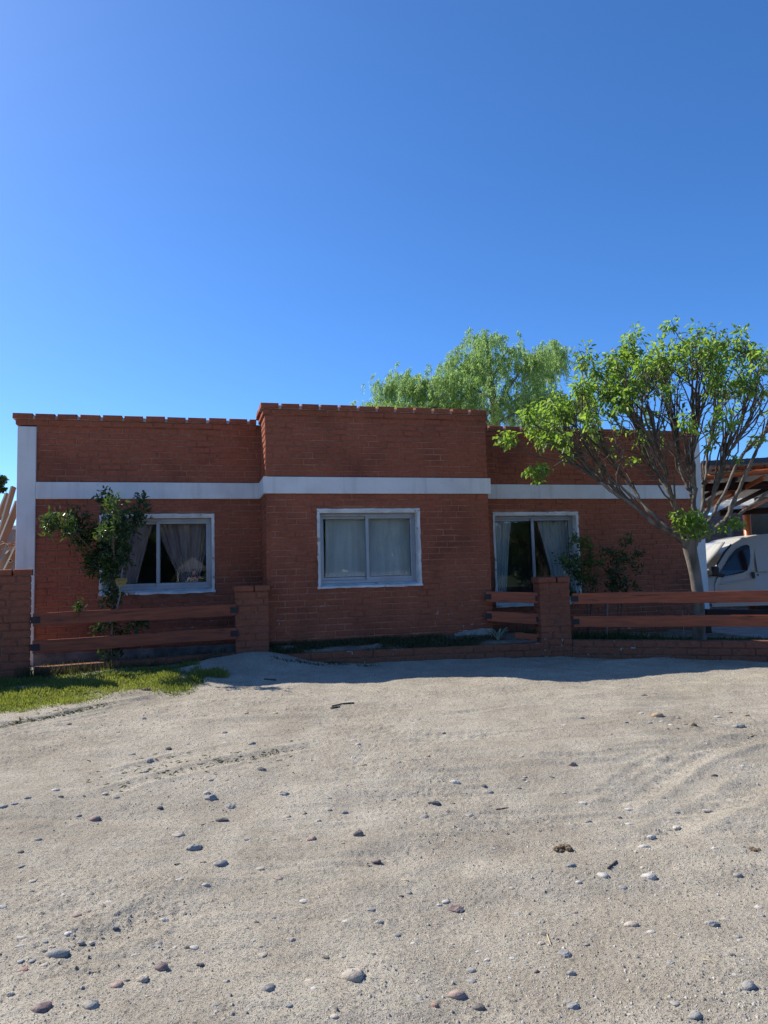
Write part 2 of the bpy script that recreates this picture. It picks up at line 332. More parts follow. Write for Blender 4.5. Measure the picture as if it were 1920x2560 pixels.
# ------------------------------------------------------------------ bricks
BH = .0845; BL = .262; JT = .017
def brick_variant(tint, m, seed):
    rr = random.Random(seed); j = lambda a: rr.uniform(-a, a)
    c = .006; hx, hz, dp = .5, .5, .06                                  # unit x and z, depth in metres
    cx, cz = c/.245, c/.068
    V = [(-hx, dp, -hz), (hx, dp, -hz), (hx, dp, hz), (-hx, dp, hz), (-hx, c*.7, -hz), (hx, c*.7, -hz), (hx, c*.7, hz), (-hx, c*.7, hz),
         (-hx+cx, j(.0015), -hz+cz), (hx-cx, j(.0015), -hz+cz), (hx-cx, j(.0015), hz-cz), (-hx+cx, j(.0015), hz-cz)]
    V = [(x+j(.008), y, z+j(.03)) if y < .05 else (x, y, z) for x, y, z in V]
    F = [(8, 9, 10, 11), (4, 5, 9, 8), (5, 6, 10, 9), (6, 7, 11, 10), (7, 4, 8, 11), (0, 1, 5, 4), (1, 2, 6, 5), (2, 3, 7, 6), (3, 0, 4, 7)]
    me = new_mesh('brick', V, F, m); a = me.attributes.new('tint', 'FLOAT', 'FACE'); a.data.foreach_set('value', [tint]*len(F))
    return me, V, F
VAR = {k: [brick_variant(min(1, max(0, rr)), M[k], i) for i, rr in enumerate(random.Random(3).gauss(.50, .30) for _ in range(16))] for k in ('brick', 'brick2', 'rawbrick')}
def courses(L, z0, z1, holes=(), bl=BL, bh=BH, rnd=R_, first=0):
    """brick rectangles (u0, u1, z0, z1) of a wall face L long, cut at rectangular holes"""
    out = []; n = max(1, round((z1-z0)/bh)); h = (z1-z0)/n
    for i in range(n):
        a, b = z0+i*h+JT*.5, z0+(i+1)*h-JT*.5
        u = -bl*((i+first) % 2)*.5+rnd.uniform(-.03, .03)-(.0 if (i+first) % 2 else 0)
        while u < L:
            e = u+bl*rnd.uniform(.95, 1.05); s0, s1 = max(u, 0)+JT*.5*(u > 0), min(e, L)-JT*.5*(e < L); u = e
            segs = [(s0, s1)]
            for (h0, h1, g0, g1) in holes:
                if b > g0+.012 and a < g1-.012:
                    ns = []
                    for p, q in segs:
                        if h1 <= p or h0 >= q: ns.append((p, q)); continue
                        if h0-p > .02: ns.append((p, h0))
                        if q-h1 > .02: ns.append((h1, q))
                    segs = ns
            for p, q in segs:
                if q-p > .03: out.append((p, q, a, b))
    return out
def bmat(Mw, q, proud=.004):
    u0, u1, z0, z1 = q; j = R_.uniform
    c = Matrix.Translation(((u0+u1)/2, -proud+j(-.0018, .0018), (z0+z1)/2+j(-.0012, .0012)))
    r = Matrix.Rotation(j(-.006, .006), 4, 'Y') @ Matrix.Rotation(j(-.008, .008), 4, 'Z')
    return Mw @ c @ r @ Matrix.Diagonal((u1-u0, 1, z1-z0+j(-.003, .003), 1))
def lay(parent, Mw, quads, kind='brick', proud=.004, name='brick', single=True, pool=None):
    """set bricks as objects of their own under parent, or collect them for the joined remainder"""
    for q in quads:
        mm = bmat(Mw, q, proud); k = R_.randrange(16)
        if single: link(name, VAR[kind][k][0], parent, M=mm)
        else: pool.append((mm, k))
def joined(name, pool, kind, parent):
    V = []; F = []; T = []
    for mm, k in pool:
        b = len(V); V += [mm @ Vector(p) for p in VAR[kind][k][1]]; F += [tuple(i+b for i in f) for f in VAR[kind][k][2]]
        T += [VAR[kind][k][0].attributes['tint'].data[0].value]*9
    me = new_mesh(name, V, F, M[kind]); a = me.attributes.new('tint', 'FLOAT', 'FACE'); a.data.foreach_set('value', T)
    return tag(link(name, me, parent), kind='stuff')

# ------------------------------------------------------------------ house
house = empty('brick_house', (0, 0, 0), 'single storey red painted brick house with white band and three aluminium windows', 'house')
YL, YC = 10.3, 9.6; XA, XB, XC, XD, XE, XF = -2.25, -2.02, .92, 4.09, 8.06, 8.24
ZB0, ZB1, ZTS, ZTC = 2.065, 2.29, 3.13, 3.21
WIN = [(-1.207, .24, .80, 1.832, YL), (1.625, 3.022, .815, 1.832, YC), (4.478, 5.89, .43, 1.832, YL)]
core = MB(); TH = .2; CS = .005
def holed(mb, x0, x1, y, z0, z1, hole):
    if hole is None: mb.box(x0, x1, y, y+TH, z0, z1); return
    a, b, c, d = hole
    mb.box(x0, a, y, y+TH, z0, z1); mb.box(b, x1, y, y+TH, z0, z1); mb.box(a, b, y, y+TH, z0, c); mb.box(a, b, y, y+TH, d, z1)
holed(core, XB, XC, YL+CS, -.3, ZTS, WIN[0][:4]); holed(core, XC+.2, XD-.2, YC+CS, -.3, ZTC, WIN[1][:4]); holed(core, XD, XE, YL+CS, -.3, ZTS, WIN[2][:4])
core.box(XC+CS, XC+.2, YC+CS, YL+TH+CS, -.3, ZTC); core.box(XD-.2, XD-CS, YC+CS, YL+TH+CS, -.3, ZTC)
core.box(XA+.01, XA+.2, YL+TH+CS, 16, -.3, ZTS); core.box(XF-.2, XF-.01, YL+TH+CS, 16, -.3, ZTS); core.box(XA+.21, XF-.21, 15.8, 16, -.3, ZTS)
core.build('wall', M['mortar'], house)
rm = MB(); IN = YL+TH+.02
rm.box(XA+.22, XF-.22, 13.6, 13.7, .1, 2.5); rm.box(XC-.04, XC+.0, IN, 13.58, .1, 2.5); rm.box(XD, XD+.04, IN, 13.58, .1, 2.5)
rm.box(XA+.22, XF-.22, IN, 15.7, 2.52, 2.62); rm.box(XC+.21, XD-.21, YC+TH+.02, IN-.01, 2.52, 2.62)
rm.box(XC+.205, XD-.205, YC+TH+.02, IN, .0, .08); rm.build('partition', M['roomwall'], house)
fl = MB(); fl.box(XA+.22, XF-.22, IN+.002, 15.7, -.02, .09); fl.build('floor', M['concrete'], house)
rf = MB(); rf.box(XA+.22, XF-.22, IN, 15.78, 2.66, 2.86); rf.box(XC+.22, XD-.22, YC+TH+.03, IN-.003, 2.66, 2.86); rf.build('roof', M['concrete'], house)
# bricks: the front of the projecting room is laid brick by brick, the rest joined past the first 300
pool = []; cand = []
def face(o, a, n, L, z0, z1, holes=()): return frame((o[0], o[1], 0), (*a, 0), (*n, 0)), courses(L, z0, z1, holes)
g = .0
holeC = [(WIN[1][0]-XC-.03, WIN[1][1]-XC+.03, WIN[1][2]-.02, WIN[1][3]+.03)]
Mc, qlow = face((XC, YC), (1, 0), (0, -1), XD-XC, .05, ZB0, holeC); _, qup = face((XC, YC), (1, 0), (0, -1), XD-XC, ZB1, ZTC-.08)
cand += [(Mc, q) for q in qlow+qup]
full = [c for c in cand if c[1][1]-c[1][0] > .2]; full.sort(key=lambda c: -c[1][3])
ind = set(id(c) for c in (full[:118]+full[-182:]))
for c in cand:
    if id(c) in ind: lay(house, c[0], [c[1]], 'brick')
    else: lay(None, c[0], [c[1]], 'brick', single=False, pool=pool)
hl = [(WIN[0][0]-XB-.03, WIN[0][1]-XB+.03, WIN[0][2]-.02, WIN[0][3]+.03)]; hr = [(WIN[2][0]-XD-.03, WIN[2][1]-XD+.03, WIN[2][2]-.02, WIN[2][3]+.03)]
for (o, a, n, L, z0, z1, h) in [((XB, YL), (1, 0), (0, -1), XC-XB, .05, ZB0, hl), ((XB, YL), (1, 0), (0, -1), XC-XB, ZB1, ZTS-.08, ()),
                               ((XD, YL), (1, 0), (0, -1), XE-XD, -.1, ZB0, hr), ((XD, YL), (1, 0), (0, -1), XE-XD, ZB1, ZTS-.08, ()),
                               ((XC, YL), (0, -1), (-1, 0), YL-YC, .0, ZB0, ()), ((XC, YL), (0, -1), (-1, 0), YL-YC, ZB1, ZTC-.08, ()),
                               ((XD, YC), (0, 1), (1, 0), YL-YC, .0, ZB0, ()), ((XD, YC), (0, 1), (1, 0), YL-YC, ZB1, ZTC-.08, ())]:
    Mf, qs = face(o, a, n, L, z0, z1, h); lay(None, Mf, qs, 'brick', single=False, pool=pool)
joined('brickwork', pool, 'brick', house)
# projecting course and coping bricks
def coping(x0, x1, y, z, ends=(0, 0)):
    Mf = frame((x0-.025*ends[0], y, 0), (1, 0, 0), (0, -1, 0)); L = x1-x0+.025*sum(ends)
    lay(None, Mf, courses(L, z-.08, z, first=1), 'brick', .028, single=False, pool=ppool)
    cr.box(x0-.02*ends[0], x1+.02*ends[1], y-.018, y+TH, z-.078, z-.003)
    u = x0-.06*ends[0]; e = x1+.06*ends[1]; cm.box(u+.01, e-.01, y-.035, y+TH, z+.001, z+.045)
    while u < e-.05:
        b = min(u+R_.uniform(.235, .25), e); q = (0, b-u, z+.004, z+.074+R_.uniform(-.003, .003)); k = R_.randrange(16)
        mm = Matrix.Translation((u+(b-u)/2, y-.058+R_.uniform(-.005, .005), (q[2]+q[3])/2)) @ Matrix.Rotation(R_.uniform(-.012, .012), 4, 'Y') @ Matrix.Diagonal((b-u, 4.3, q[3]-q[2], 1))
        link('coping_brick', VAR['brick'][k][0], house, M=mm); u = b+R_.uniform(.026, .042)
ppool = []; cm = MB(); cr = MB()
coping(XA, XC-.06, YL, ZTS, (1, 0)); coping(XC, XD, YC, ZTC, (1, 1)); coping(XD+.07, XE+.15, YL, ZTS, (0, 1))
for sx, xx in ((-1, XC), (1, XD)):                                     # returns of the projecting room
    for k in range(3):
        y0 = YC+.03+k*.27; y1 = min(y0+.245, YL-.01)
        if y1-y0 < .06: continue
        link('coping_brick', VAR['brick'][k+3][0], house, M=frame((xx+sx*.058, (y0+y1)/2+.10, ZTC+.039), (0, -1, 0), (sx, 0, 0)) @ Matrix.Diagonal((y1-y0, 4.3, .07, 1)))
    Mf = frame((xx, YL if sx < 0 else YC-.02, 0), (0, -1 if sx < 0 else 1, 0), (sx, 0, 0)); lay(None, Mf, courses(YL-YC+.02, ZTC-.08, ZTC, first=1), 'brick', .028, single=False, pool=ppool)
    cr.box(min(xx, xx+sx*.018), max(xx, xx+sx*.018), YC+.0, YL, ZTC-.077, ZTC-.004)
cr.build('course_mortar', M['mortar'], house); cm.build('coping_mortar', M['capmortar'], house); joined('projecting_course', ppool, 'brick', house)
# white band, pilasters, footing
bd = MB(); ov = .035
bd.box(XB+.001, XC-ov, YL-ov, YL+.02, ZB0, ZB1); bd.box(XC-ov, XD+ov, YC-ov, YC+.02, ZB0, ZB1); bd.box(XC-ov, XC+.02, YC+.021, YL-.0, ZB0, ZB1)
bd.box(XD-.02, XD+ov, YC+.021, YL-.0, ZB0, ZB1); bd.box(XD+ov+.001, XE-.001, YL-ov, YL+.02, ZB0, ZB1); bd.build('white_band', M['white'], house, bevel=.006)
pl = MB(); pl.box(XA, XB, YL-.03, YL+TH, -.3, ZTS-.1); pl.build('pilaster', M['white'], house, bevel=.008)
pl = MB(); pl.box(XE, XF, YL-.04, YL+TH, -.3, ZTS+.02); pl.build('pilaster', M['white'], house, bevel=.008)
M['foot'] = mat('dirty_footing', (.24, .215, .19), (.12, .105, .09), .9, 6, .5, 50, .1, coord='World')
ft = MB(); ft.box(XB, XC-.01, YL-.03, YL+.02, -.3, .045); ft.build('footing', M['foot'], house, bevel=.01)
ft = MB(); ft.box(XD+.02, XE-.003, YL-.012, YL+.02, -.3, -.11); ft.build('footing', M['foot'], house, bevel=.01)

def rag(mb, x0, x1, z0, z1, y, dy, horizontal, n=26, amp=.009):
    """a strip of plaster with hand-cut uneven edges"""
    for k in range(n):
        t0, t1 = k/n, (k+1)/n
        e0, e1 = (amp*vn(k*1.7, x0*3+z0*7, 21)*2, amp*vn(k*1.7+1.7, x0*3+z0*7, 21)*2)
        if horizontal: P = [(x0+(x1-x0)*t0, z0+float(e0)), (x0+(x1-x0)*t1, z0+float(e1)), (x0+(x1-x0)*t1, z1+float(e1)*.6), (x0+(x1-x0)*t0, z1+float(e0)*.6)]
        else: P = [(x0+float(e0), z0+(z1-z0)*t0), (x1+float(e0)*.5, z0+(z1-z0)*t0), (x1+float(e1)*.5, z0+(z1-z0)*t1), (x0+float(e1), z0+(z1-z0)*t1)]
        V = [(p, y, q) for p, q in P]+[(p, y+dy, q) for p, q in P]
        mb.add(V, [(0, 1, 2, 3), (7, 6, 5, 4), (0, 4, 5, 1), (1, 5, 6, 2), (2, 6, 7, 3), (3, 7, 4, 0)])
M['pale_foot'] = mat('pale_render_patch', (.40, .36, .32), (.28, .22, .18), .9, 14, .4, 60, .1, coord='World')
ft = MB(); ft.prism([(3.46, -.2), (4.08, -.2), (4.08, .15), (3.9, .155), (3.72, .135), (3.6, .12), (3.5, .10)], YC-.016, YC+.01); ft.build('render_patch', M['pale_foot'], house)
def window(x0, x1, z0, z1, y, front_right=True):
    rv = .11; a = MB()
    # outer aluminium frame is the window itself
    fx0, fx1, fz0, fz1 = x0+.012, x1-.012, z0+.03, z1-.03; fy = y+rv; w_ = .038
    a.box(fx0, fx1, fy, fy+.09, fz1-w_, fz1); a.box(fx0, fx1, fy, fy+.09, fz0, fz0+w_); a.box(fx0, fx0+w_, fy, fy+.09, fz0+w_, fz1-w_); a.box(fx1-w_, fx1, fy, fy+.09, fz0+w_, fz1-w_)
    wn = a.build('window', M['alu'], house, bevel=.003)
    xm = (fx0+fx1)/2
    for k, (s0, s1, sy) in enumerate(((fx0+w_-.012, xm+.028, fy+.052), (xm-.028, fx1-w_+.012, fy+.012))):
        s = MB(); ww = .046; b0, b1 = fz0+w_-.012, fz1-w_+.012
        s.box(s0, s1, sy, sy+.028, b1-ww, b1); s.box(s0, s1, sy, sy+.028, b0, b0+ww+.012); s.box(s0, s0+ww, sy, sy+.028, b0+ww+.012, b1-ww); s.box(s1-ww, s1, sy, sy+.028, b0+ww+.012, b1-ww)
        s.build('sash', M['alu'], wn, bevel=.003)
        p = MB(); p.box(s0+ww-.004, s1-ww+.004, sy+.012, sy+.016, b0+ww+.008, b1-ww+.004); p.build('pane', M['glass'], wn)
        q = MB(); gx0, gx1, gz0, gz1 = s0+ww, s1-ww, b0+ww+.012, b1-ww
        for bx in ((gx0, gx1, gz1-.006, gz1), (gx0, gx1, gz0, gz0+.006), (gx0, gx0+.006, gz0+.006, gz1-.006), (gx1-.006, gx1, gz0+.006, gz1-.006)): q.box(bx[0], bx[1], sy+.006, sy+.0115, bx[2], bx[3])
        q.build('gasket', M['gasket'], wn)
    r = MB(); t = .012
    r.box(x0, x0+t, y-.002, y+rv, z0, z1); r.box(x1-t, x1, y-.002, y+rv, z0, z1); r.box(x0+t, x1-t, y-.002, y+rv, z1-.028, z1)
    r.box(x0, x0+t, y+rv+.001, y+TH, z0, z1); r.box(x1-t, x1, y+rv+.001, y+TH, z0, z1); r.box(x0+t, x1-t, y+rv+.001, y+TH, z1-.028, z1)
    r.build('reveal', M['surround'], wn)
    f = MB(); e = .028
    rag(f, x0-e, x1+e, z1-.004, z1+e, y-.012, .02, True); rag(f, x0-e, x0+.004, z0, z1-.006, y-.011, .018, False); rag(f, x1-.004, x1+e, z0, z1-.006, y-.011, .018, False)
    f.build('window_surround', M['surround'], wn)
    s = MB(); n = 22
    for k in range(n):
        u0, u1 = x0-e-.01+(x1-x0+2*e+.02)*k/n, x0-e-.01+(x1-x0+2*e+.02)*(k+1)/n; d0 = float(vn(k*.9, x0*5, 22))*.018; d1 = float(vn((k+1)*.9, x0*5, 22))*.018
        V = [(u0, y-.03, z0-.032+d0), (u1, y-.03, z0-.032+d1), (u1, y-.03, z0-.004), (u0, y-.03, z0-.004), (u0, y+rv, z0-.03), (u1, y+rv, z0-.03), (u1, y+rv, z0+.029), (u0, y+rv, z0+.029)]
        s.add(V, [(0, 1, 2, 3), (3, 2, 6, 7), (0, 4, 5, 1), (0, 3, 7, 4), (1, 5, 6, 2), (4, 7, 6, 5)])
    s.build('sill', M['surround'], wn)
    return wn
for wx in WIN: window(*wx)

def curtain(label, xt0, xt1, xb0, xb1, zt, zb, y, m, pleats=9, amp=.02, mid=None, group='curtains in the front windows'):
    nu, nv = pleats*6+1, 26; V = []; F = []
    for j in range(nv):
        t = j/(nv-1); s = t if mid is None else t**mid
        a, b = xt0+(xb0-xt0)*s, xt1+(xb1-xt1)*s
        for i in range(nu):
            q = i/(nu-1); ph = q*pleats*2*math.pi
            V.append((a+(b-a)*q, y+amp*math.sin(ph+.7*math.sin(q*7))*(.6+.4*math.sin(q*23))+.008*math.sin(t*9+q*5), zt+(zb-zt)*t))
    for j in range(nv-1):
        for i in range(nu-1): F.append((j*nu+i, (j+1)*nu+i, (j+1)*nu+i+1, j*nu+i+1))
    o = link('curtain', new_mesh('curtain', V, F, m, True)); return tag(o, label, 'curtain', group)
M['cpink'] = cloth('pink_sheer', (.62, .47, .45), .4, (.46, .33, .33)); M['cgrey'] = cloth('grey_white_curtain', (.80, .81, .78), .3, (.68, .70, .68)); M['cwhite'] = cloth('white_sheer', (.80, .81, .82), .4, (.62, .64, .66))
cy = YL+.235
curtain('dull pink curtain gathered to the middle in the right half of the left window', -.55, .26, -.14, .02, 1.82, .79, cy, M['cpink'], 12, mid=1.1)
curtain('dull pink curtain drawn aside behind the leafy bush in the left window', -1.2, -.52, -1.2, -.80, 1.82, .79, cy, M['cpink'], 9, mid=.8)
curtain('grey white curtain drawn across almost all of the middle window', 1.76, 3.06, 1.74, 3.06, 1.84, .78, YC+.25, M['cgrey'], 6, .012)
curtain('white curtain hanging on the left side of the tall right window', 4.44, 4.88, 4.46, 4.70, 1.82, .30, cy, M['cwhite'], 7, mid=.9)
curtain('white curtain swept back on the right side of the tall right window', 5.28, 5.92, 5.62, 5.92, 1.82, .30, cy, M['cwhite'], 9, mid=.8)
for x0, x1, y in ((-1.3, .3, cy), (1.55, 3.1, YC+.25), (4.38, 5.98, cy)):
    t = MB(); t.tube([(x0, y, 1.845), (x1, y, 1.845)], .012, 8); tag(t.build('curtain_rod', M['alu']), {-1.3: 'thin metal rod above the pink curtains', 1.55: 'thin metal rod above the grey white curtain', 4.38: 'thin metal rod above the white curtains'}[x0], 'rod')

# ------------------------------------------------------------------ pillars, low walls, kerbs
def masonry(name, label, cat, o, ang, L, T, z0, z1, kind='brick2', mm='mortar2', back=True, ends=True, cap=0, group=None, rows=BH):
    """brick wall or pillar: front face starts at o, runs along ang (radians) for L, T thick behind the face"""
    root = empty(name, (o[0], o[1], z0), label, cat, group, ang); zz = z1-z0
    c = MB(); c.box(.004, L-.004, .004, T-.004, -.15, zz-(.0 if not cap else cap)); c.build('core', M[mm], root)
    qs = courses(L, 0, zz-cap, bh=rows); lay(root, frame((0, 0, 0), (1, 0, 0), (0, -1, 0)), qs, kind)
    if ends:
        lay(root, frame((0, T, 0), (0, -1, 0), (-1, 0, 0)), courses(T, 0, zz-cap, bh=rows), kind); lay(root, frame((L, 0, 0), (0, 1, 0), (1, 0, 0)), courses(T, 0, zz-cap, bh=rows), kind)
    if cap:
        u = -.02
        while u < L+.015:
            b = min(u+.25, L+.02)
            if b-u > .04: link('coping_brick', VAR[kind][R_.randrange(16)][0], root, M=Matrix.Translation(((u+b)/2, -.02, zz-cap/2)) @ Matrix.Diagonal((b-u, (T+.04)/.06, cap-.004, 1)))
            u = b+.014
    return root
A15 = -YAW
masonry('gate_pillar', 'short brick pillar between the board fence and the middle room of the house', 'pillar', (.50, 9.43), -.05, .415, .17, -.02, .86, cap=.08)
pr = masonry('gate_pillar', 'free standing brick pillar with board fences on both sides, before the tall window', 'pillar', (4.49, 8.91), A15, .40, .40, -.22, .86, cap=.08)
lw = masonry('garden_wall', 'brown brick wall end at the left edge beside the grass, as high as the pillars', 'wall', (-4.3, 8.55), math.atan2(.40, 2.5), 2.53, .22, -.08, 1.13, cap=.075, ends=True)
FD = Vector((.838, -.545, 0)); fa = math.atan2(-.545, .838)
masonry('low_wall', 'low brick kerb wall running under the right board fence', 'low wall', (4.872, 8.835), fa, 5.4, .16, -.27, .005, ends=False, rows=.09)
masonry('kerb', 'low two course brick kerb along the foot of the middle room', 'kerb', (1.05, 9.27), math.atan2(-.40, 3.55), 3.57, .14, -.20, -.012, ends=False, rows=.092)
masonry('kerb', 'thin brick kerb below the left board fence, sunlit along its top', 'kerb', (-1.76, 8.98), math.atan2(.47, 2.28), 2.3, .15, -.14, .015, ends=False, rows=.075)
# soil behind the kerb
def patch(name, poly_rows, m, label, kind='structure'):
    """grid between rows of points"""
    n = len(poly_rows[0]); V = []; F = []
    for row in poly_rows: V += row
    for j in range(len(poly_rows)-1):
        for i in range(n-1): F.append((j*n+i, j*n+i+1, (j+1)*n+i+1, (j+1)*n+i))
    return tag(link(name, new_mesh(name, V, F, m, True)), label, kind=kind)
rows = []
for j in range(14):
    t = j/13; rows.append([(x, (9.29-.113*(x-1.0)+.03)*(1-t)+(YC+.02)*t, -.035+.11*t**.8+.03*float(vn(x*5, t*4, 31))+.012*float(vn(x*17, t*14, 32))) for x in np.linspace(.94, 4.55, 90)])
patch('soil_strip', rows, M['soil'], 'strip of grey soil between the kerb and the house')
rows = []
for j in range(16):
    t = j/15; rows.append([(x, (8.9-.65*(x-4.93)+.1)*(1-t)+(YL+.0)*t, -.12+.03*t+.04*float(vn(x*4, t*7, 33))) for x in np.linspace(4.5, 7.9, 60)])
patch('garden_bed', rows, M['soil'], 'dark garden bed behind the right board fence')

# ------------------------------------------------------------------ board fences
def board_fence(label, p, q, tops, h=.145, th=.03, group=None, iron=(1, 1), extra=(), m='fence'):
    p = Vector((*p, 0)); q = Vector((*q, 0)); d = (q-p); L = d.length; root = empty('board_fence', (p.x, p.y, 0), label, 'fence', group, math.atan2(d.y, d.x))
    for (u0, u1, zl, zr) in [(0, L, a, b) for a, b in tops]+[(e[0]*L, L, e[1], e[2]) for e in extra]:
        b = MB(); n = 12
        for k in range(n):
            a0, a1 = u0+(u1-u0)*k/n, u0+(u1-u0)*(k+1)/n; e = lambda u: zl+(zr-zl)*u/L+.003*math.sin(u*3+zl*9)
            V = [(x, y, e(x)-hh) for x in (a0, a1) for y in (-th, 0) for hh in (h, 0)]
            F = [(0, 4, 5, 1), (2, 3, 7, 6), (0, 2, 6, 4), (1, 5, 7, 3)]
            if k == 0: F.append((0, 1, 3, 2))
            if k == n-1: F.append((4, 6, 7, 5))
            b.add(V, F)
        me = b.build('board', M[m], root)
        wl = me.modifiers.new('w', 'WELD'); wl.merge_threshold = .0005
        bv = me.modifiers.new('b', 'BEVEL'); bv.width = .004; bv.segments = 2; bv.limit_method = 'ANGLE'
        for side, on in enumerate(iron):
            if not on: continue
            x = u0 if side == 0 else u1; s = 1 if side == 0 else -1; zc = (zl if side == 0 else zr)-h*.52
            if extra and u0 > 0 and side == 0: continue
            i = MB(); i.box(min(x-s*.02, x+s*.075), max(x-s*.02, x+s*.075), -th-.006, -th-.001, zc-.037, zc+.037)
            i.box(min(x-s*.02, x-s*.014), max(x-s*.02, x-s*.014), -th-.0055, .03, zc-.036, zc+.036); i.tube([(x+s*.05, -th-.006, zc+.015), (x+s*.05, -th-.014, zc+.015)], .009, 6)
            i.build('bracket', M['iron'], root)
    return root
board_fence('two stained boards between the left garden wall and the short brick pillar', (-1.775, 8.96), (.50, 9.43), [(.627, .632), (.322, .336)], group='board fences', m='fence_shaded')
board_fence('short boards from the middle room corner to the free standing brick pillar', (3.98, 9.53), (4.58, 9.05), [(.675, .645), (.405, .362)], extra=[(.5, .12, .085)], group='board fences')
board_fence('long stained boards on the right in front of the tree trunk and the van', (4.94, 8.84), (9.3, 6.0), [(.632, .632), (.328, .328)], group='board fences', iron=(1, 0))

# ------------------------------------------------------------------ foliage helpers
def leaf_mesh(name, C, A, Nn, L, W, m, parent=None, tint=None, fold=.25, kind=None, droop=.15):
    C = np.asarray(C, float); n = len(C)
    A = A/np.linalg.norm(A, axis=1, keepdims=True); S = np.cross(A, Nn); S /= (np.linalg.norm(S, axis=1, keepdims=True)+1e-9); U = np.cross(S, A)
    L = np.broadcast_to(np.asarray(L, float), (n,))[:, None]; W = np.broadcast_to(np.asarray(W, float), (n,))[:, None]
    def pt(a, s, u): return C+A*L*a+S*W*s+U*W*u
    P = [pt(0, 0, 0), pt(.30, .5, fold), pt(.72, .36, fold*.6-droop), pt(1, 0, -droop*2), pt(.72, -.36, fold*.6-droop), pt(.30, -.5, fold)]
    V = np.stack(P, 1).reshape(-1, 3); b = np.arange(n)[:, None]*6
    F = np.concatenate([b+np.array([[0, 1, 2, 3]]), b+np.array([[0, 3, 4, 5]])], 0)
    me = new_mesh(name, V, F, m); T = NR.random(n) if tint is None else tint
    at = me.attributes.new('tint', 'FLOAT', 'POINT'); at.data.foreach_set('value', np.repeat(T, 6).astype(np.float32))
    o = link(name, me, parent)
    if kind: o['kind'] = kind
    return o
def rdir(n): 
    v = NR.normal(size=(n, 3)); return v/np.linalg.norm(v, axis=1, keepdims=True)
def blob(n, c, rx, ry, rz, p=.5):
    v = rdir(n)*(NR.random((n, 1))**p); return np.array(c)+v*np.array([rx, ry, rz])
def spline(P, n):
    P = [np.array(p, float) for p in P]; P = [2*P[0]-P[1]]+P+[2*P[-1]-P[-2]]; out = []
    m = len(P)-3
    for s in range(m):
        for k in range(n):
            t = k/n; a, b, c, d = P[s:s+4]
            out.append(.5*((2*b)+(c-a)*t+(2*a-5*b+4*c-d)*t*t+(3*b-a-3*c+d)*t**3))
    out.append(P[-2]); return np.array(out)
class Twigs:
    def __init__(s): s.mb = MB()
    def add(s, P, r0, r1, n=5):
        k = len(P); s.mb.tube(P, [r0+(r1-r0)*i/(k-1) for i in range(k)], n, caps=False)

# ------------------------------------------------------------------ the pollarded street tree on the right
TD = 9.63
tb = atD(1740, 1600, TD); tree = empty('broadleaf_tree', (0, 0, 0), 'large spring green tree with many upright limbs behind the right board fence', 'tree')
def tp(x, y, dd=0): return atD(x, y, TD+dd)
trunk = MB(); TP = spline([tp(1748, 1612), tp(1747, 1560), tp(1744, 1480), tp(1735, 1420), tp(1726, 1378), tp(1720, 1345)], 6); n = len(TP)
trunk.tube(TP, [float(np.interp(i/(n-1), [0, .1, .5, .8, 1], [.105, .084, .073, .086, .098])) for i in range(n)], 18); to = trunk.build('trunk', M['bark'], tree, True)
LIMBS = [([(1716, 1368), (1690, 1340), (1634, 1306), (1582, 1262), (1525, 1227), (1478, 1180), (1443, 1123), (1417, 1080), (1387, 1030)], -.25, .058),
         ([(1714, 1360), (1690, 1279), (1669, 1223), (1643, 1184), (1617, 1123), (1591, 1067), (1569, 1000)], .3, .055),
         ([(1724, 1345), (1732, 1292), (1727, 1236), (1710, 1201), (1699, 1162), (1690, 1090), (1672, 1010)], .45, .05),
         ([(1728, 1350), (1738, 1292), (1734, 1223), (1729, 1167), (1732, 1119), (1738, 1067), (1727, 990)], -.1, .055),
         ([(1732, 1345), (1760, 1292), (1777, 1249), (1795, 1197), (1808, 1149), (1838, 1110), (1868, 1058), (1894, 990)], -.2, .05),
         ([(1728, 1368), (1752, 1345), (1782, 1327), (1816, 1297), (1829, 1266), (1847, 1227), (1864, 1188), (1894, 1123), (1930, 1045)], .2, .075),
         ([(1812, 1302), (1848, 1284), (1885, 1258), (1930, 1226), (2010, 1180), (2070, 1110)], -.5, .04),
         ([(1716, 1362), (1672, 1322), (1620, 1275), (1575, 1215), (1530, 1150), (1500, 1080)], .8, .05),
         ([(1724, 1350), (1752, 1285), (1762, 1200), (1772, 1120), (1790, 1040)], .9, .05),
         ([(1722, 1350), (1705, 1290), (1680, 1240), (1652, 1160), (1640, 1090)], -.8, .045),
         ([(1730, 1360), (1765, 1315), (1800, 1250), (1850, 1150), (1900, 1090), (1980, 1030)], 1.0, .05),
         ([(1582, 1262), (1540, 1215), (1505, 1165), (1460, 1100), (1450, 1050)], -.5, .03)]
limb_pts = []
for P, dd, r0 in LIMBS:
    k = len(P); W3 = spline([tp(x, y, dd*min(1, i/3.0)) for i, (x, y) in enumerate(P)], 5)
    for i in range(3, len(W3)): W3[i] += NR.normal(size=3)*.008
    r0 *= .70; b = MB(); N = len(W3); b.tube(W3, [r0*(1-.72*(i/(N-1))**.8)*(1+.10*math.sin(i*2.1)) for i in range(N)], 9); b.build('limb', M['bark'], tree, True)
    for i in range(int(N*.3), N): limb_pts.append((W3[i], (W3[min(i+1, N-1)]-W3[i-1]), r0*(1-.72*(i/(N-1))**.8)))
FK = (1735, 1330)
OUT = [(1262, 1052), (1285, 1000), (1310, 955), (1345, 928), (1400, 905), (1430, 882), (1480, 858), (1540, 855), (1585, 825), (1640, 805), (1690, 792), (1725, 772), (1765, 788), (1800, 802), (1830, 790), (1870, 800), (1920, 806), (2020, 830), (2120, 880), (2200, 960), (2230, 1050)]
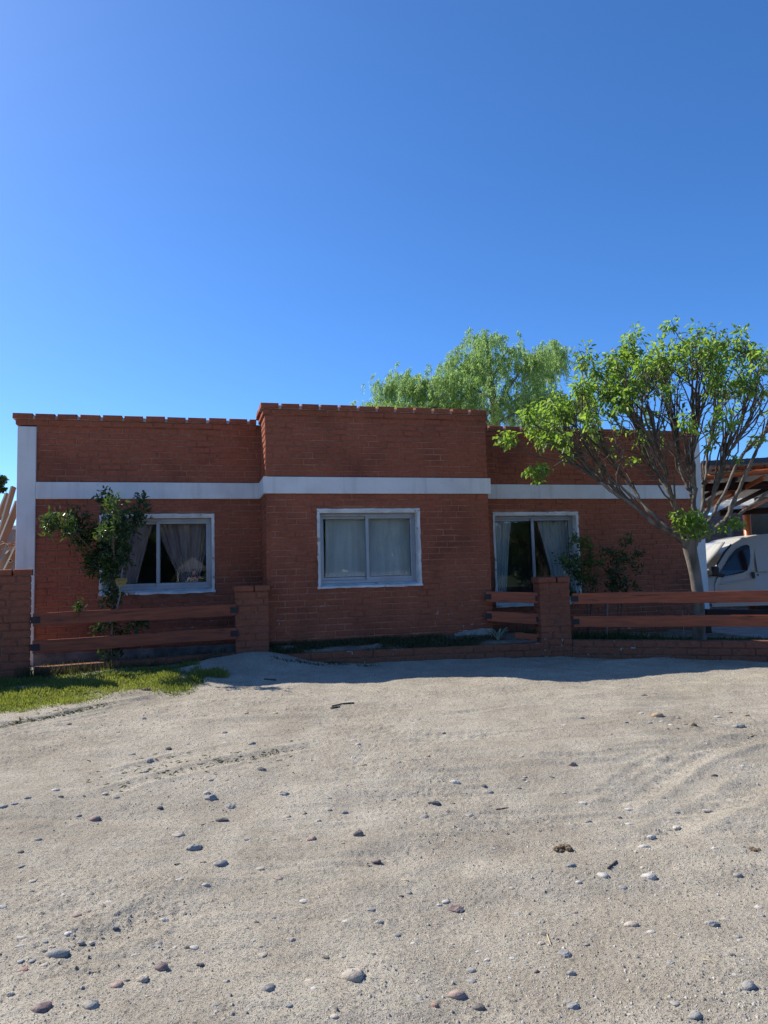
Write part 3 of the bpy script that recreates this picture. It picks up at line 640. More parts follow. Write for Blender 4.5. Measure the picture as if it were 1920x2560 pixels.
oth = [math.atan2(FK[1]-y, FK[0]-x) for x, y in OUT]; orad = [math.hypot(FK[0]-x, FK[1]-y) for x, y in OUT]
tw = Twigs(); LC = []; LA = []; LT = []
lp = np.array([p for p, _, _ in limb_pts]); ldv = np.array([d for _, d, _ in limb_pts]); lr_ = [r for _, _, r in limb_pts]
def shoot(E, nleaf, lo=.62, rad=.02, wide=.13):
    """a whip from the nearest fitting limb up to E, leafy along its outer part"""
    vec = E-lp; dist = np.linalg.norm(vec, axis=1); ln = ldv/np.linalg.norm(ldv, axis=1, keepdims=True)
    score = np.abs(dist-1.15)+1.2*(1-np.sum(vec/dist[:, None]*ln, 1))+NR.random(len(lp))*.45
    i = int(np.argmin(score)); A = lp[i]; d = ln[i]; D = dist[i]
    mid = A+d*D*.35+(E-A)*.18; P = spline([A, mid, A*.25+E*.75+np.array([0, 0, .04])*D+NR.normal(size=3)*.03, E], 4)
    P[1:-1] += NR.normal(size=(len(P)-2, 3))*.010
    tw.add(P, min(.013, lr_[i]*.7), .0035, 5); N = len(P)-1
    for _ in range(3):
        t = R_.uniform(.5, .85); k = int(t*N); q = P[k]+NR.normal(size=3)*np.array([.13, .13, .10])+(P[-1]-P[k])*.45
        tw.add(np.array([P[k], (P[k]+q)/2+np.array([0, 0, .02]), q]), .006, .003, 4)
    t = lo+(1-lo)*NR.random(nleaf)**.75; k = np.minimum((t*N).astype(int), N-1); f = (t*N-k)[:, None]; c = P[k]*(1-f)+P[k+1]*f
    tint0 = R_.random()*.5
    cl = rdir(max(4, nleaf//9))*wide*NR.random((max(4, nleaf//9), 1))**.5
    off = cl[NR.integers(0, len(cl), nleaf)]+NR.normal(size=(nleaf, 3))*wide*.33
    a = off/np.linalg.norm(off, axis=1, keepdims=True)+np.array([0, 0, -.55])+NR.normal(size=(nleaf, 3))*.4
    LC.append(c+off); LA.append(a); LT.append(np.clip(tint0+NR.random(nleaf)*.6, 0, 1))
for _ in range(190):
    th = R_.uniform(min(oth), max(oth))
    if (th > 2.0 and R_.random() < .45) or (th < .62 and R_.random() < .5): continue
    rad = np.interp(th, oth, orad); wq = max(-.8, min(.8, R_.gauss(0, .33))); rho = R_.uniform(.80, 1.0)
    if th < .95: rho = R_.uniform(.84, 1.0)
    s = rho*math.sqrt(1-wq*wq)*(.97+.03*math.sin(th*31))
    E = tp(FK[0]-math.cos(th)*rad*s, FK[1]-math.sin(th)*rad*s, wq*1.7)
    shoot(E, R_.randint(26, 76), lo=R_.choice((.68, .74, .80, .84)), wide=R_.uniform(.075, .13))
for _ in range(65):                                                    # bare whips
    th = R_.uniform(.5, 2.1); rad = np.interp(th, oth, orad)*R_.uniform(.5, .8); wq = R_.uniform(-.6, .6)
    shoot(tp(FK[0]-math.cos(th)*rad, FK[1]-math.sin(th)*rad, wq*1.3), R_.choice((0, 3, 8, 14)), .6, wide=.06)
def tuft(x, y, dd, rx, rz, n):
    c = tp(x, y, dd); p = blob(n, c, rx, rx*.9, rz, .4); LC.append(p); LA.append((p-c)*3+NR.normal(size=(n, 3))*.5+np.array([0, 0, -.3])); LT.append(.3+.6*NR.random(n))
def branch(P, dd, r0=.012):
    W3 = spline([tp(x, y, dd) for x, y in P], 5); tw.add(W3, r0, .004, 5)
branch([(1500, 1205), (1440, 1166), (1400, 1152), (1337, 1139), (1290, 1118), (1262, 1098)], -.35, .014); tuft(1265, 1097, -.35, .17, .11, 120)
branch([(1470, 1140), (1430, 1146), (1400, 1156), (1378, 1170), (1345, 1180)], -.55, .012); tuft(1358, 1174, -.55, .10, .07, 55); tuft(1328, 1178, -.55, .10, .06, 50); tuft(1345, 1198, -.55, .07, .06, 30)
branch([(1460, 1130), (1420, 1120), (1390, 1110)], -.45, .010); tuft(1375, 1098, -.45, .12, .09, 90); tuft(1405, 1110, -.45, .07, .04, 25)
for x, y, n in ((1712, 1305, 110), (1735, 1300, 120), (1722, 1325, 80), (1755, 1318, 60), (1700, 1290, 40)): tuft(x, y, -.35, .15, .12, n)
for x, y, n in ((1815, 1318, 40), (1840, 1305, 50), (1580, 1150, 22), (1780, 1115, 30), (1900, 1100, 25), (1840, 1145, 20)): tuft(x, y, -.2, .12, .07, n)
tag(tw.mb.build('twigs', M['twig'], tree, True), kind='stuff')
C = np.concatenate(LC); A = np.concatenate(LA); T = np.concatenate(LT)
leaf_mesh('crown', C, A, rdir(len(C))+np.array([0, 0, 1.3]), NR.uniform(.038, .090, len(C)), NR.uniform(.026, .046, len(C)), M['leaf'], tree, T)

# ------------------------------------------------------------------ willow behind the house
WD = 21.0
will = empty('willow_tree', (0, 0, 0), 'pale green weeping willow standing behind the flat roof of the house', 'tree')
def wp(x, y, dd=0): return atD(x, y+34*(y < 1000), WD+dd)
b = MB(); TP = spline([wp(1250, 1560), wp(1246, 1300), wp(1240, 1100), wp(1235, 980), wp(1222, 880), wp(1214, 815)], 5); n = len(TP)
b.tube(TP, [.20*(1-i/(n-1))**.8+.012 for i in range(n)], 10); b.build('trunk', M['bark'], will, True)
WB = [([(1240, 1080), (1180, 1010), (1120, 975), (1060, 965), (1000, 985), (955, 985), (918, 990)], .5), ([(1236, 1040), (1170, 960), (1090, 925), (1010, 935), (955, 925)], -.4), ([(1055, 955), (1030, 930), (1010, 915), (1000, 905)], .2),
      ([(1236, 1000), (1190, 940), (1140, 915), (1090, 915)], -1.0), ([(1232, 960), (1190, 905), (1160, 880)], .6), ([(1228, 930), (1205, 870), (1185, 830)], -.5), ([(1222, 880), (1218, 820), (1212, 805)], 0),
      ([(1228, 930), (1250, 870), (1275, 838)], .4), ([(1235, 990), (1290, 910), (1320, 870), (1335, 850)], -.6), ([(1240, 1040), (1320, 940), (1370, 880), (1400, 840)], .3), ([(1330, 930), (1370, 870), (1370, 835)], .8),
      ([(1240, 1060), (1300, 990), (1340, 960), (1380, 950)], -1.2), ([(1240, 1090), (1190, 1040), (1120, 1020), (1040, 1020), (985, 1030), (940, 1030)], -.8), ([(1150, 900), (1135, 875), (1122, 865)], .1), ([(1245, 1120), (1330, 1050), (1420, 1010), (1470, 1000)], .9)]
wt = Twigs(); WC = []; WA = []; WTt = []
for P, dd in WB:
    W3 = spline([wp(x, y, dd) for x, y in P], 6); N = len(W3)
    b = MB(); b.tube(W3, [.034*(1-.85*i/(N-1))+.004 for i in range(N)], 6); b.build('branch', M['bark'], will, True)
    L = sum(np.linalg.norm(W3[i+1]-W3[i]) for i in range(N-1)); ns = int(L*46)+16
    for _ in range(ns):
        t = R_.random()**.7; k = min(N-2, int(t*(N-1))); p = W3[k]+(W3[k+1]-W3[k])*R_.random()+NR.normal(size=3)*np.array([.22, .35, .10])
        ln = R_.uniform(.45, 1.35)*(1.0-.4*t); d = (W3[k+1]-W3[k]); d = d/np.linalg.norm(d)
        o = NR.normal(size=3)*.35; m = int(ln*42)
        s = np.linspace(0, 1, m)[:, None]; out = d*.25+o*.35
        Q = p+out*ln*np.minimum(s*1.6, 1)*.6+np.array([0, 0, 1])*ln*(.10*np.sin(np.minimum(s*3.0, 1.57))-.9*np.maximum(s-.15, 0)**1.15)
        if _ % 3 == 0: wt.add(Q[::4], .004, .002, 3)
        Q = np.repeat(Q, 2, 0)+NR.normal(size=(2*m, 3))*.028
        WC.append(Q); WA.append(NR.normal(size=(2*m, 3))*.45+np.array([0, 0, -.8])); WTt.append(np.clip(.25+R_.random()*.5+NR.normal(size=2*m)*.15, 0, 1))
tag(wt.mb.build('twigs', M['twig'], will), kind='stuff')
C = np.concatenate(WC); leaf_mesh('crown', C, np.concatenate(WA), rdir(len(C))+np.array([-.3, -.5, .6]), NR.uniform(.06, .12, len(C)), .019, M['leafw'], will, np.concatenate(WTt), fold=.1)

# ------------------------------------------------------------------ shrubs
def shrub(name, label, cat, stems, clusters, m, ll=(.045, .075), lw=.028, group=None, extra=None):
    root = empty(name, (0, 0, 0), label, cat, group); b = MB()
    for P, r0 in stems:
        W3 = spline(P, 5); N = len(W3); b.tube(W3, [r0*(1-.7*i/(N-1)) for i in range(N)], 6)
    b.build('stem', M['twig'], root, True); Cc = []; Aa = []; Tt = []
    for (c, rx, ry, rz, n, t) in clusters:
        k = max(3, n//14); cc = blob(k, c, rx, ry, rz, .42); p = cc[NR.integers(0, k, n)]+NR.normal(size=(n, 3))*np.array([.034, .034, .045])
        Cc.append(p); Aa.append((p-np.array(c))*1.5+NR.normal(size=(n, 3))*.55+np.array([0, 0, .25])); Tt.append(np.clip(t+NR.normal(size=n)*.2, 0, 1))
    C = np.concatenate(Cc); leaf_mesh('leaves', C, np.concatenate(Aa), rdir(len(C))+np.array([0, 0, .8]), NR.uniform(*ll, len(C)), NR.uniform(lw*.8, lw*1.2, len(C)), m, root, np.concatenate(Tt)); return root
q = lambda x, y, Y: atY(x, y, Y)
by = 9.72
SB = [([q(278, 1640, 9.45), q(280, 1560, 9.5), q(283, 1480, 9.5), q(285, 1400, 9.45), q(283, 1330, 9.15), q(287, 1262, 9.0)], .022), ([q(282, 1490, 9.5), q(262, 1430, by), q(232, 1380, 9.62), q(185, 1330, 9.5), q(130, 1300, 9.36)], .014),
      ([q(284, 1450, 9.5), q(300, 1380, by), q(325, 1310, by), q(352, 1255, by)], .014), ([q(280, 1430, 9.5), q(265, 1350, by), q(258, 1280, by), q(252, 1225, by)], .013), ([q(281, 1560, 9.5), q(240, 1555, 9.3), q(198, 1515, 9.05)], .008), ([q(284, 1570, 9.5), q(320, 1565, 9.3), q(365, 1535, 9.2)], .008)]
def cl(x, y, Y, rx, rz, n, t, ry=None): return (q(x, y, Y), rx, ry or rx*.8, rz, n, t)
bush = shrub('leafy_bush', 'tall dark leafy bush tied to a stake in front of the left window', 'bush', SB, [
    cl(128, 1300, 9.36, .14, .09, 150, .9), cl(160, 1315, 9.42, .15, .12, 190, .8), cl(115, 1325, 9.36, .06, .06, 40, .9), cl(205, 1340, by, .17, .18, 300, .4), cl(240, 1385, by, .2, .17, 330, .35), cl(200, 1300, by, .14, .16, 170, .3),
    cl(230, 1415, by, .17, .1, 170, .35), cl(255, 1245, by, .10, .12, 110, .3), cl(285, 1280, 8.98, .06, .13, 95, 1, .05), cl(266, 1330, 8.97, .08, .13, 100, 1, .06), cl(280, 1255, 9.05, .05, .05, 25, .8), cl(290, 1330, 9.45, .16, .26, 440, .5),
    cl(324, 1300, by, .14, .2, 270, .45), cl(350, 1265, by, .13, .11, 110, .4), cl(306, 1380, by, .15, .2, 270, .45), cl(281, 1420, 9.5, .14, .22, 360, .45), cl(262, 1350, by, .14, .2, 240, .35), cl(279, 1490, 9.5, .09, .18, 190, .45),
    cl(278, 1545, 9.5, .08, .12, 110, .4), cl(285, 1640, 9.45, .10, .1, 80, .4), cl(198, 1520, 9.05, .06, .07, 48, .8), cl(245, 1570, 9.3, .12, .06, 60, .4), cl(340, 1565, 9.3, .16, .07, 110, .4), cl(360, 1545, 9.25, .08, .05, 45, .4), cl(290, 1590, 9.5, .06, .1, 60, .4), cl(250, 1630, 9.25, .05, .05, 25, .9)], M['leafb'])
t = MB(); t.tube([q(279, 1640, 9.42), q(281, 1560, 9.44), q(300, 1490, 9.44), q(306, 1415, 9.48)], .009, 6); tag(t.build('stake', M['plank'], smooth=True), 'thin pale wooden stake tied to the dark leafy bush', 'stake')
t = MB(); c = q(303, 1455, 9.33)
for k in range(5):
    t.tube([c+np.array([.05*math.cos(a)*(1+.1*k), -.02+.02*k*.3, .022*math.sin(a)+.012*(k-2)]) for a in np.linspace(0, 6.28, 14)], .004, 5)
for s in (-1, 1): t.tube([c, c+np.array([.05*s+.03, -.02, -.06]), c+np.array([.035+.04*s, -.02, -.17])], .004, 5)
M['tie'] = mat('yellow_cord', (.45, .33, .09), (.35, .25, .08), .7); tag(t.build('tie_cord', M['tie'], smooth=True), 'knotted yellow cord tied round the dark leafy bush and its stake', 'cord')
gy = 9.55
shrub('garden_shrub', 'light green rose bush standing beside the tall right window', 'bush', [([q(1468, 1600, gy), q(1468, 1520, gy), q(1455, 1450, gy), q(1440, 1380, gy)], .011), ([q(1470, 1590, gy), q(1478, 1500, gy), q(1470, 1420, gy), q(1472, 1355, gy)], .011), ([q(1460, 1480, gy), q(1430, 1430, gy), q(1402, 1400, gy)], .007), ([q(1472, 1490, gy), q(1500, 1420, gy)], .006)],
      [cl(1438, 1358, gy, .12, .09, 70, .7), cl(1470, 1362, gy, .12, .12, 90, .8), cl(1405, 1400, gy, .12, .10, 80, .7), cl(1440, 1415, gy, .16, .13, 150, .5), cl(1475, 1400, gy, .13, .14, 110, .6), cl(1455, 1450, gy, .14, .13, 150, .5), cl(1478, 1460, gy, .1, .13, 90, .4), cl(1500, 1410, gy, .08, .08, 40, .6), cl(1440, 1478, gy, .12, .06, 50, .4)], M['leafg'], group='rose bushes in the garden bed')
shrub('garden_shrub', 'darker green rose bush before the bare brick wall near the tree', 'bush', [([q(1545, 1600, gy), q(1545, 1500, gy), q(1540, 1440, gy), q(1565, 1360, gy)], .01), ([q(1548, 1590, gy), q(1560, 1480, gy), q(1590, 1390, gy)], .008), ([q(1545, 1500, gy), q(1525, 1420, gy)], .007)],
      [cl(1566, 1360, gy, .09, .09, 55, .5), cl(1522, 1390, gy, .11, .1, 75, .4), cl(1555, 1400, gy, .17, .1, 130, .35), cl(1590, 1388, gy, .1, .06, 50, .4), cl(1545, 1440, gy, .15, .15, 170, .3), cl(1560, 1470, gy, .12, .08, 70, .3), cl(1590, 1420, gy, .09, .05, 30, .4), cl(1525, 1465, gy, .08, .08, 60, .3), cl(1590, 1470, gy, .1, .03, 25, .4)], M['leafb'], group='rose bushes in the garden bed')
t = MB(); t.tube([q(1517, 1602, 9.2), q(1519, 1500, 9.2)], .012, 8); tag(t.build('stake', M['plank']), 'thin whitish stake standing upright behind the right board fence', 'stake')
t = MB(); t.tube([q(1710, 1590, 8.9), q(1706, 1525, 8.9)], .008, 6); tag(t.build('stake', M['plank']), 'short pale stick leaning behind the right board fence beside the trunk', 'stake')
# succulent by the corner
ag = empty('succulent_plant', (0, 0, 0), 'pale leaved succulent plant at the corner of the middle room by the kerb', 'plant'); c = q(1245, 1600, 9.2)
M['pale'] = mat('pale_leaf', (.24, .29, .21), (.14, .19, .12), .6, 12)
for k in range(11):
    a = k*2.4; l = R_.uniform(.13, .2); d = np.array([math.cos(a), math.sin(a)*.7, 0]); b = MB()
    P = [c+d*(.01+l*.75*s)+np.array([0, 0, l*(1.1*s-.55*s*s)*(1.2 if k % 3 else 1.5)]) for s in np.linspace(0, 1, 7)]; w_ = [.012, .022, .028, .029, .024, .015, .003]; S = np.cross(d, [0, 0, 1])
    V = []
    for p, ww in zip(P, w_): V += [p-S*ww+np.array([0, 0, .008]), p-np.array([0, 0, .006]), p+S*ww+np.array([0, 0, .008]), p+np.array([0, 0, .006])]
    F = [(i*4+j, i*4+(j+1) % 4, i*4+4+(j+1) % 4, i*4+4+j) for i in range(6) for j in range(4)]; b.add(V, F); b.build('leaf', M['pale'], ag, True)
# garden stones
for x, y, s, lab, cc in ((1605, 1592, .07, 'yellowish stone in the garden bed, left of the tree trunk', 'gy'), (1642, 1590, .075, 'reddish stone in the garden bed next to the tree trunk', 'gr'), (1550, 1598, .06, 'dull red stone lying in the bed between stake and yellow stone', 'gr')):
    M.setdefault('gy', mat('yellow_stone', (.30, .22, .08), (.2, .15, .06), .8, 8)); M.setdefault('gr', mat('red_stone', (.22, .09, .06), (.15, .07, .05), .8, 8))
    p = q(x, y, 9.1); b = MB(); 
    U = [(p[0]+s*math.cos(a)*math.cos(e)*(1+.15*math.sin(3*a)), p[1]+s*math.sin(a)*math.cos(e)*.8, p[2]+s*.6*math.sin(e)) for e in np.linspace(-1.57, 1.57, 7) for a in np.linspace(0, 6.28, 11)[:-1]]
    b.add(U, [(i*10+j, i*10+(j+1) % 10, i*10+10+(j+1) % 10, i*10+10+j) for i in range(6) for j in range(10)]); tag(b.build('garden_stone', M[cc], smooth=True), lab, 'stone')

# ------------------------------------------------------------------ grass and weeds
def inpoly(x, y, P):
    r = False; j = len(P)-1
    for i in range(len(P)):
        if (P[i][1] > y) != (P[j][1] > y) and x < (P[j][0]-P[i][0])*(y-P[i][1])/(P[j][1]-P[i][1])+P[i][0]: r = not r
        j = i
    return r
def blades(name, label, pts, hs, m, wd=.006, lean=.5, tint=None):
    C = np.array(pts); n = len(C); A = NR.normal(size=(n, 3))*lean+np.array([0, 0, 1.0]); A[:, 2] = np.abs(A[:, 2])
    o = leaf_mesh(name, C-np.array([0, 0, .01]), A, rdir(n)*np.array([1, 1, .2]), hs, wd, m, None, tint, .2, 'stuff', .6); o['label'] = label; return o
def toW(P): return [tuple(G(x, y)[:2]) for x, y in P]
GP = toW([(-60, 1790), (-60, 1706), (20, 1700), (90, 1700), (200, 1692), (300, 1678), (400, 1662), (470, 1660), (500, 1672), (440, 1690), (470, 1712), (475, 1726), (440, 1733), (400, 1728), (360, 1716), (310, 1728), (240, 1745), (190, 1758), (120, 1764), (60, 1776)])
GP2 = toW([(470, 1698), (500, 1680), (550, 1680), (570, 1692), (530, 1706), (490, 1712)])
pts = []; hs = []; ti = []
for P, N in ((GP, 52000), (GP2, 4500)):
    xs_ = [p[0] for p in P]; ys_ = [p[1] for p in P]
    for _ in range(N):
        x, y = R_.uniform(min(xs_), max(xs_)), R_.uniform(min(ys_), max(ys_))
        jx, jy = x+R_.gauss(0, .07), y+R_.gauss(0, .09)
        if not inpoly(jx, jy, P): continue
        dn = float(vn(x*2.6, y*2.6, 41))+float(vn(x*9, y*9, 43))*.5; thr = -.34+.35*float(sm(-.9, .3, x))
        if dn < thr and R_.random() < .93: continue
        pts.append((x, y, gz(x, y))); hs.append(R_.uniform(.03, .075)*(.8+dn)); ti.append(min(1, max(0, .5-.6*float(vn(x*1.6, y*1.6, 44))+R_.uniform(-.3, .3))))
blades('grass', 'patch of short green grass below the left garden wall and fence', pts, np.array(hs), M['grass'], .007, .55, np.array(ti))
pts = []; hs = []
for _ in range(500):                                                   # taller grass against the wall end and kerb
    u = R_.random()**1.6; x, y = -1.85+u*2.2+R_.gauss(0, .03), 8.93+u*.45-R_.random()*.1; pts.append((x, y, gz(x, y))); hs.append(R_.uniform(.06, .22)*(1-.5*u))
for _ in range(900):
    x = R_.uniform(-1.9, .4); pts.append((x, R_.uniform(9.5, 10.2), gz(x, 9.6))); hs.append(R_.uniform(.04, .12))
blades('tall_grass', 'taller dark grass tufts along the left kerb and house footing', pts, np.array(hs), M['weed'], .007, .3)
pts = []; hs = []
for _ in range(8200):
    x = R_.uniform(.95, 4.0); t = R_.random(); y = (9.3-.113*(x-1))*(1-t)+YC*t
    if vn(x*3, y*5, 45)+.28*(x < 1.6)+.1 < R_.random()*.35: continue
    pts.append((x, y, -.03+.11*t**.8)); hs.append(R_.uniform(.03, .09))
for _ in range(2600):
    x = R_.uniform(.9, 2.3); y = R_.uniform(8.85, 9.3)
    if vn(x*3, y*4, 46) < R_.random()*.3: continue
    pts.append((x, y, gz(x, y))); hs.append(R_.uniform(.02, .06))
blades('weeds', 'low dull green weeds on the soil strip under the middle window', pts, np.array(hs), M['weed'], .009, .9)
pts = []; hs = []
for _ in range(5200):
    x = R_.uniform(4.9, 7.6); f = 8.9-.65*(x-4.93)+.15; y = f+R_.random()*1.1
    if y > YL-.05: continue
    pts.append((x, y, -.10)); hs.append(R_.uniform(.05, .22 if x < 6.2 else .10))
for _ in range(1200):
    x = R_.uniform(4.12, 4.9); pts.append((x, R_.uniform(9.2, 10.2), -.06)); hs.append(R_.uniform(.05, .2))
for _ in range(3200):
    x = R_.uniform(6.3, 9.5); f = 8.9-.65*(x-4.93)+.2; pts.append((x, f+R_.random()*1.0, -.15)); hs.append(R_.uniform(.05, .13))
blades('undergrowth', 'dark green ground cover behind the right low wall', pts, np.array(hs), M['leafb'], .012, .6)

# ------------------------------------------------------------------ carport, back wall and van
pad = MB(); p0 = atD(1700, 1560, 12.0)
pad.box(8.4, 22, 9.3, 17.8, -.5, -.205); tag(pad.build('concrete_pad', M['concrete'], bevel=.01), 'pale concrete parking pad under the van', kind='structure')
VD = 15.5; S = FPX/VD
vo = atD(1788, 1517, VD); ang = -YAW+.02
van = empty('delivery_van', (vo[0], vo[1], -.205), 'beige white panel van parked under the carport, seen from its side', 'van', None, ang)
# side profile: x along the van (0 = front edge of the door), z above the ground
prof = [(-1.0, .30), (-1.06, .55), (-1.02, .80), (-.85, .93), (-.30, 1.02), (-.05, 1.05), (.10, 1.13), (.32, 1.40), (.52, 1.60), (.75, 1.72), (1.05, 1.78), (1.9, 1.82), (2.7, 1.80), (2.95, 1.70), (3.02, 1.0), (3.0, .32)]
arch = lambda cx: [(cx+.36*math.cos(a), .28+.36*math.sin(a)) for a in np.linspace(0, math.pi, 9)]
prof = prof+[(2.66, .26)]+[p for p in arch(2.25)]+[(1.85, .26), (-.02, .26)]+[p for p in arch(-.44)]+[(-.82, .28)]
def half(z): return float(np.interp(z, [.2, .5, .95, 1.1, 1.75], [.80, .84, .84, .80, .66]))
V = []; F = []; n = len(prof)
lev = [-1, -.93, .93, 1]
for s in lev:
    for (x, z) in prof:
        k = 1 if abs(s) < 1 else .985; cx, cz = .9, .95
        V.append((cx+(x-cx)*k if abs(s) == 1 else x, .84+s*half(z), cz+(z-cz)*k if abs(s) == 1 else z))
for a in range(3):
    for i in range(n): F.append((a*n+i, a*n+(i+1) % n, (a+1)*n+(i+1) % n, (a+1)*n+i))
F.append(tuple(range(n-1, -1, -1))); F.append(tuple(range(3*n, 4*n)))
b = MB(); b.add(V, F); bo = b.build('body', M['vanpaint'], van, bevel=.02, seg=3)
yn = lambda z, o=.0: .84-half(z)*1.0-o
def plate(pts, name, m, th=.01, off=.006, parent=van, bevel=0):
    b = MB(); n = len(pts); Vv = [(x, yn(z, off), z) for x, z in pts]+[(x, yn(z, off-th), z) for x, z in pts]
    b.add(Vv, [tuple(range(n-1, -1, -1)), tuple(range(n, 2*n))]+[(i, (i+1) % n, n+(i+1) % n, n+i) for i in range(n)]); return b.build(name, m, parent, bevel=bevel)
pxv = lambda x, y: ((x-1788)/S, .245+(1517-y)/S)
door = plate([pxv(*p) for p in ((1790, 1515), (1790, 1462), (1797, 1447), (1812, 1425), (1838, 1388), (1858, 1368), (1880, 1358), (1897, 1353), (1895, 1420), (1893, 1515))], 'door', M['vanpaint'], .012, .006, bevel=.004)
plate([pxv(*p) for p in ((1804, 1443), (1812, 1427), (1836, 1393), (1856, 1374), (1872, 1366), (1886, 1363), (1892, 1367), (1890, 1392), (1884, 1414), (1876, 1428), (1862, 1434))], 'door_window', M['carglass'], .01, .018, door)
plate([pxv(*p) for p in ((1856, 1376), (1872, 1368), (1886, 1365), (1891, 1369), (1889, 1374), (1872, 1374), (1850, 1388), (1836, 1402), (1830, 1404))], 'rain_deflector', M['black'], .014, .034, door)
plate([pxv(*p) for p in ((1884, 1435), (1886, 1432), (1892, 1433), (1893, 1446), (1890, 1450), (1885, 1448))], 'handle', M['black'], .02, .03, door, .004)
plate([pxv(*p) for p in ((1806, 1459), (1885, 1452), (1885, 1455), (1806, 1462))], 'crease', M['vanpaint'], .014, .016, door, .004)
plate([pxv(*p) for p in ((1903, 1432), (1901, 1425), (1903, 1376), (1909, 1366), (2010, 1362), (2016, 1370), (2016, 1425), (2008, 1433))], 'side_panel', M['vanpaint'], .012, .008, bevel=.006)
plate([(-.06, .245), (1.9, .245), (1.9, .30), (-.06, .30)], 'sill_trim', M['vanpaint'], .02, .016, bevel=.005)
b = MB(); b.box(-.11, .06, yn(1.0)-.20, yn(1.0)-.02, .90, 1.12); mo = b.build('mirror', M['black'], van, bevel=.04, seg=3)
b = MB(); b.prism([(.06, .90), (.22, .87), (.26, .93), (.06, .99)], yn(1.0)-.04, yn(1.0)+.01); b.build('mirror_arm', M['black'], van, bevel=.01)
b = MB(); b.tube([(.97, yn(.95)-.016, .905), (.97, yn(.95)-.004, .905)], .02, 10); b.build('door_lock', M['black'], van)
for cx in (-.44, 2.25):
    for sy in (.02, 1.48):
        b = MB(); b.tube([(cx, sy, .29), (cx, sy+.18, .29)], .29, 24); wv = b.build('wheel', M['tyre'], van, bevel=.03)
        b = MB(); b.tube([(cx, sy-.006 if sy < 1 else sy+.186, .29), (cx, sy+.06, .29)], .19, 20); b.build('rim', M['steel'], wv)
plate([(.12, 1.12), (.34, 1.39), (.52, 1.57), (.5, 1.6), (.3, 1.42), (.1, 1.16)], 'pillar_seal', M['black'], .006, .004)
V = []; F = []; nu, nv = 15, 8
for j in range(nv):
    t = j/(nv-1)
    for i in range(nu):
        q_ = i/(nu-1)*2-1; V.append((.02+.50*t+.06*math.sin(t*3.1)-.10-.20*(1-q_*q_)*(1-.4*t), .84+q_*(.71-.10*t), 1.125+.50*t+.05*math.sin(t*3.1)))
for j in range(nv-1):
    for i in range(nu-1): F.append((j*nu+i, j*nu+i+1, (j+1)*nu+i+1, (j+1)*nu+i))
def shade_ex(t, p, src): p.inputs['Coat Weight'].default_value = .6; p.inputs['Coat Roughness'].default_value = .04
M['shade'] = mat('glass_over_pale_sunshade', (.50, .50, .47), (.40, .40, .385), .3, 3, stretch=(1, 6, .4), extra=shade_ex)
b = MB(); b.add(V, F); so = b.build('windscreen', M['shade'], van, True); so.modifiers.new('s', 'SOLIDIFY').thickness = .02
# carport
cp = empty('carport', (0, 0, 0), 'carport of varnished logs with dark edged sheet roof over the van', 'carport')
def ln(p, q_, r, name, m, n=12):
    b = MB(); b.tube([p, q_], r, n); return b.build(name, m, cp, True)
f0, f1 = atD(1752, 1158, 12.6), atD(2300, 1128, 13.2)
back = Vector((.28, .96, 0))*3.4
b = MB()
for k in range(44):
    t0, t1 = k/44, (k+1)/44; P0 = Vector(f0)+(Vector(f1)-Vector(f0))*t0; P1 = Vector(f0)+(Vector(f1)-Vector(f0))*t1; e = .018*(1 if k % 2 else -1)
    b.add([P0+Vector((0, 0, .03+e)), P1+Vector((0, 0, .03-e)), P1+back+Vector((0, 0, -.42-e)), P0+back+Vector((0, 0, -.42+e))], [(0, 1, 2, 3)])
ro = b.build('roof_sheet', M['sheet'], cp); ro.modifiers.new('s', 'SOLIDIFY').thickness = .008
b = MB(); b.box(0, 1, -.015, .015, -.085, .0); fo = b.build('fascia', M['fascia'], cp); fo.matrix_local = Matrix.Translation(Vector(f0)+Vector((-.02, -.05, .03))) @ (Vector(f1)-Vector(f0)).to_track_quat('X', 'Z').to_matrix().to_4x4() @ Matrix.Diagonal(((Vector(f1)-Vector(f0)).length, 1, 1, 1))
ln(atD(1756, 1194, 12.7), atD(2300, 1140, 13.3), .055, 'log_beam', M['log']); ln(atD(1756, 1219, 13.4), atD(2300, 1196, 14.0), .075, 'log_beam', M['darklog'])
ln(atD(1763, 1262, 12.9), atD(1880, 1205, 15.2), .06, 'log_beam', M['log']); ln(atD(1800, 1283, 15.5), atD(2300, 1255, 16.0), .07, 'log_beam', M['darklog'])
for k in range(7):
    a = Vector(atD(1770+k*70, 1200-k*3, 12.8)); ln(a, a+back+Vector((0, 0, -.45)), .045, 'rafter', M['darklog' if k % 2 else 'log'], 8)
pb = atD(1874, 1400, 16.3); ln((pb[0], pb[1], -.22), (pb[0], pb[1], 2.25), .085, 'post', M['log']); pb = atD(1886, 1300, 14.2); ln((pb[0]+.15, pb[1]+3.0, -.22), (pb[0]+.15, pb[1]+3.0, 2.3), .10, 'post', M['darklog'])
pb = atD(2260, 1300, 13); ln((pb[0], pb[1], -.22), (pb[0], pb[1], 2.6), .09, 'post', M['log'])
for k in range(10):
    c = atD(1812+k*22+R_.uniform(-4, 4), 1172-k*1.6, 12.75); b = MB(); r = .05
    Vt = [(c[0]+r*math.cos(a)*rr, c[1]+s*.25, c[2]+r*math.sin(a)*rr-.02) for s in (0, 1) for rr in (1, .8) for a in np.linspace(0, math.pi, 8)]
    F = [(i, i+1, 17+i, 16+i) for i in range(7)]+[(8+i, 24+i, 25+i, 9+i) for i in range(7)]+[(i, 8+i, 9+i, i+1) for i in range(7)]+[(16+i, 17+i, 25+i, 24+i) for i in range(7)]
    b.add(Vt, F); b.build('roof_tile', M['tile'], cp, True)
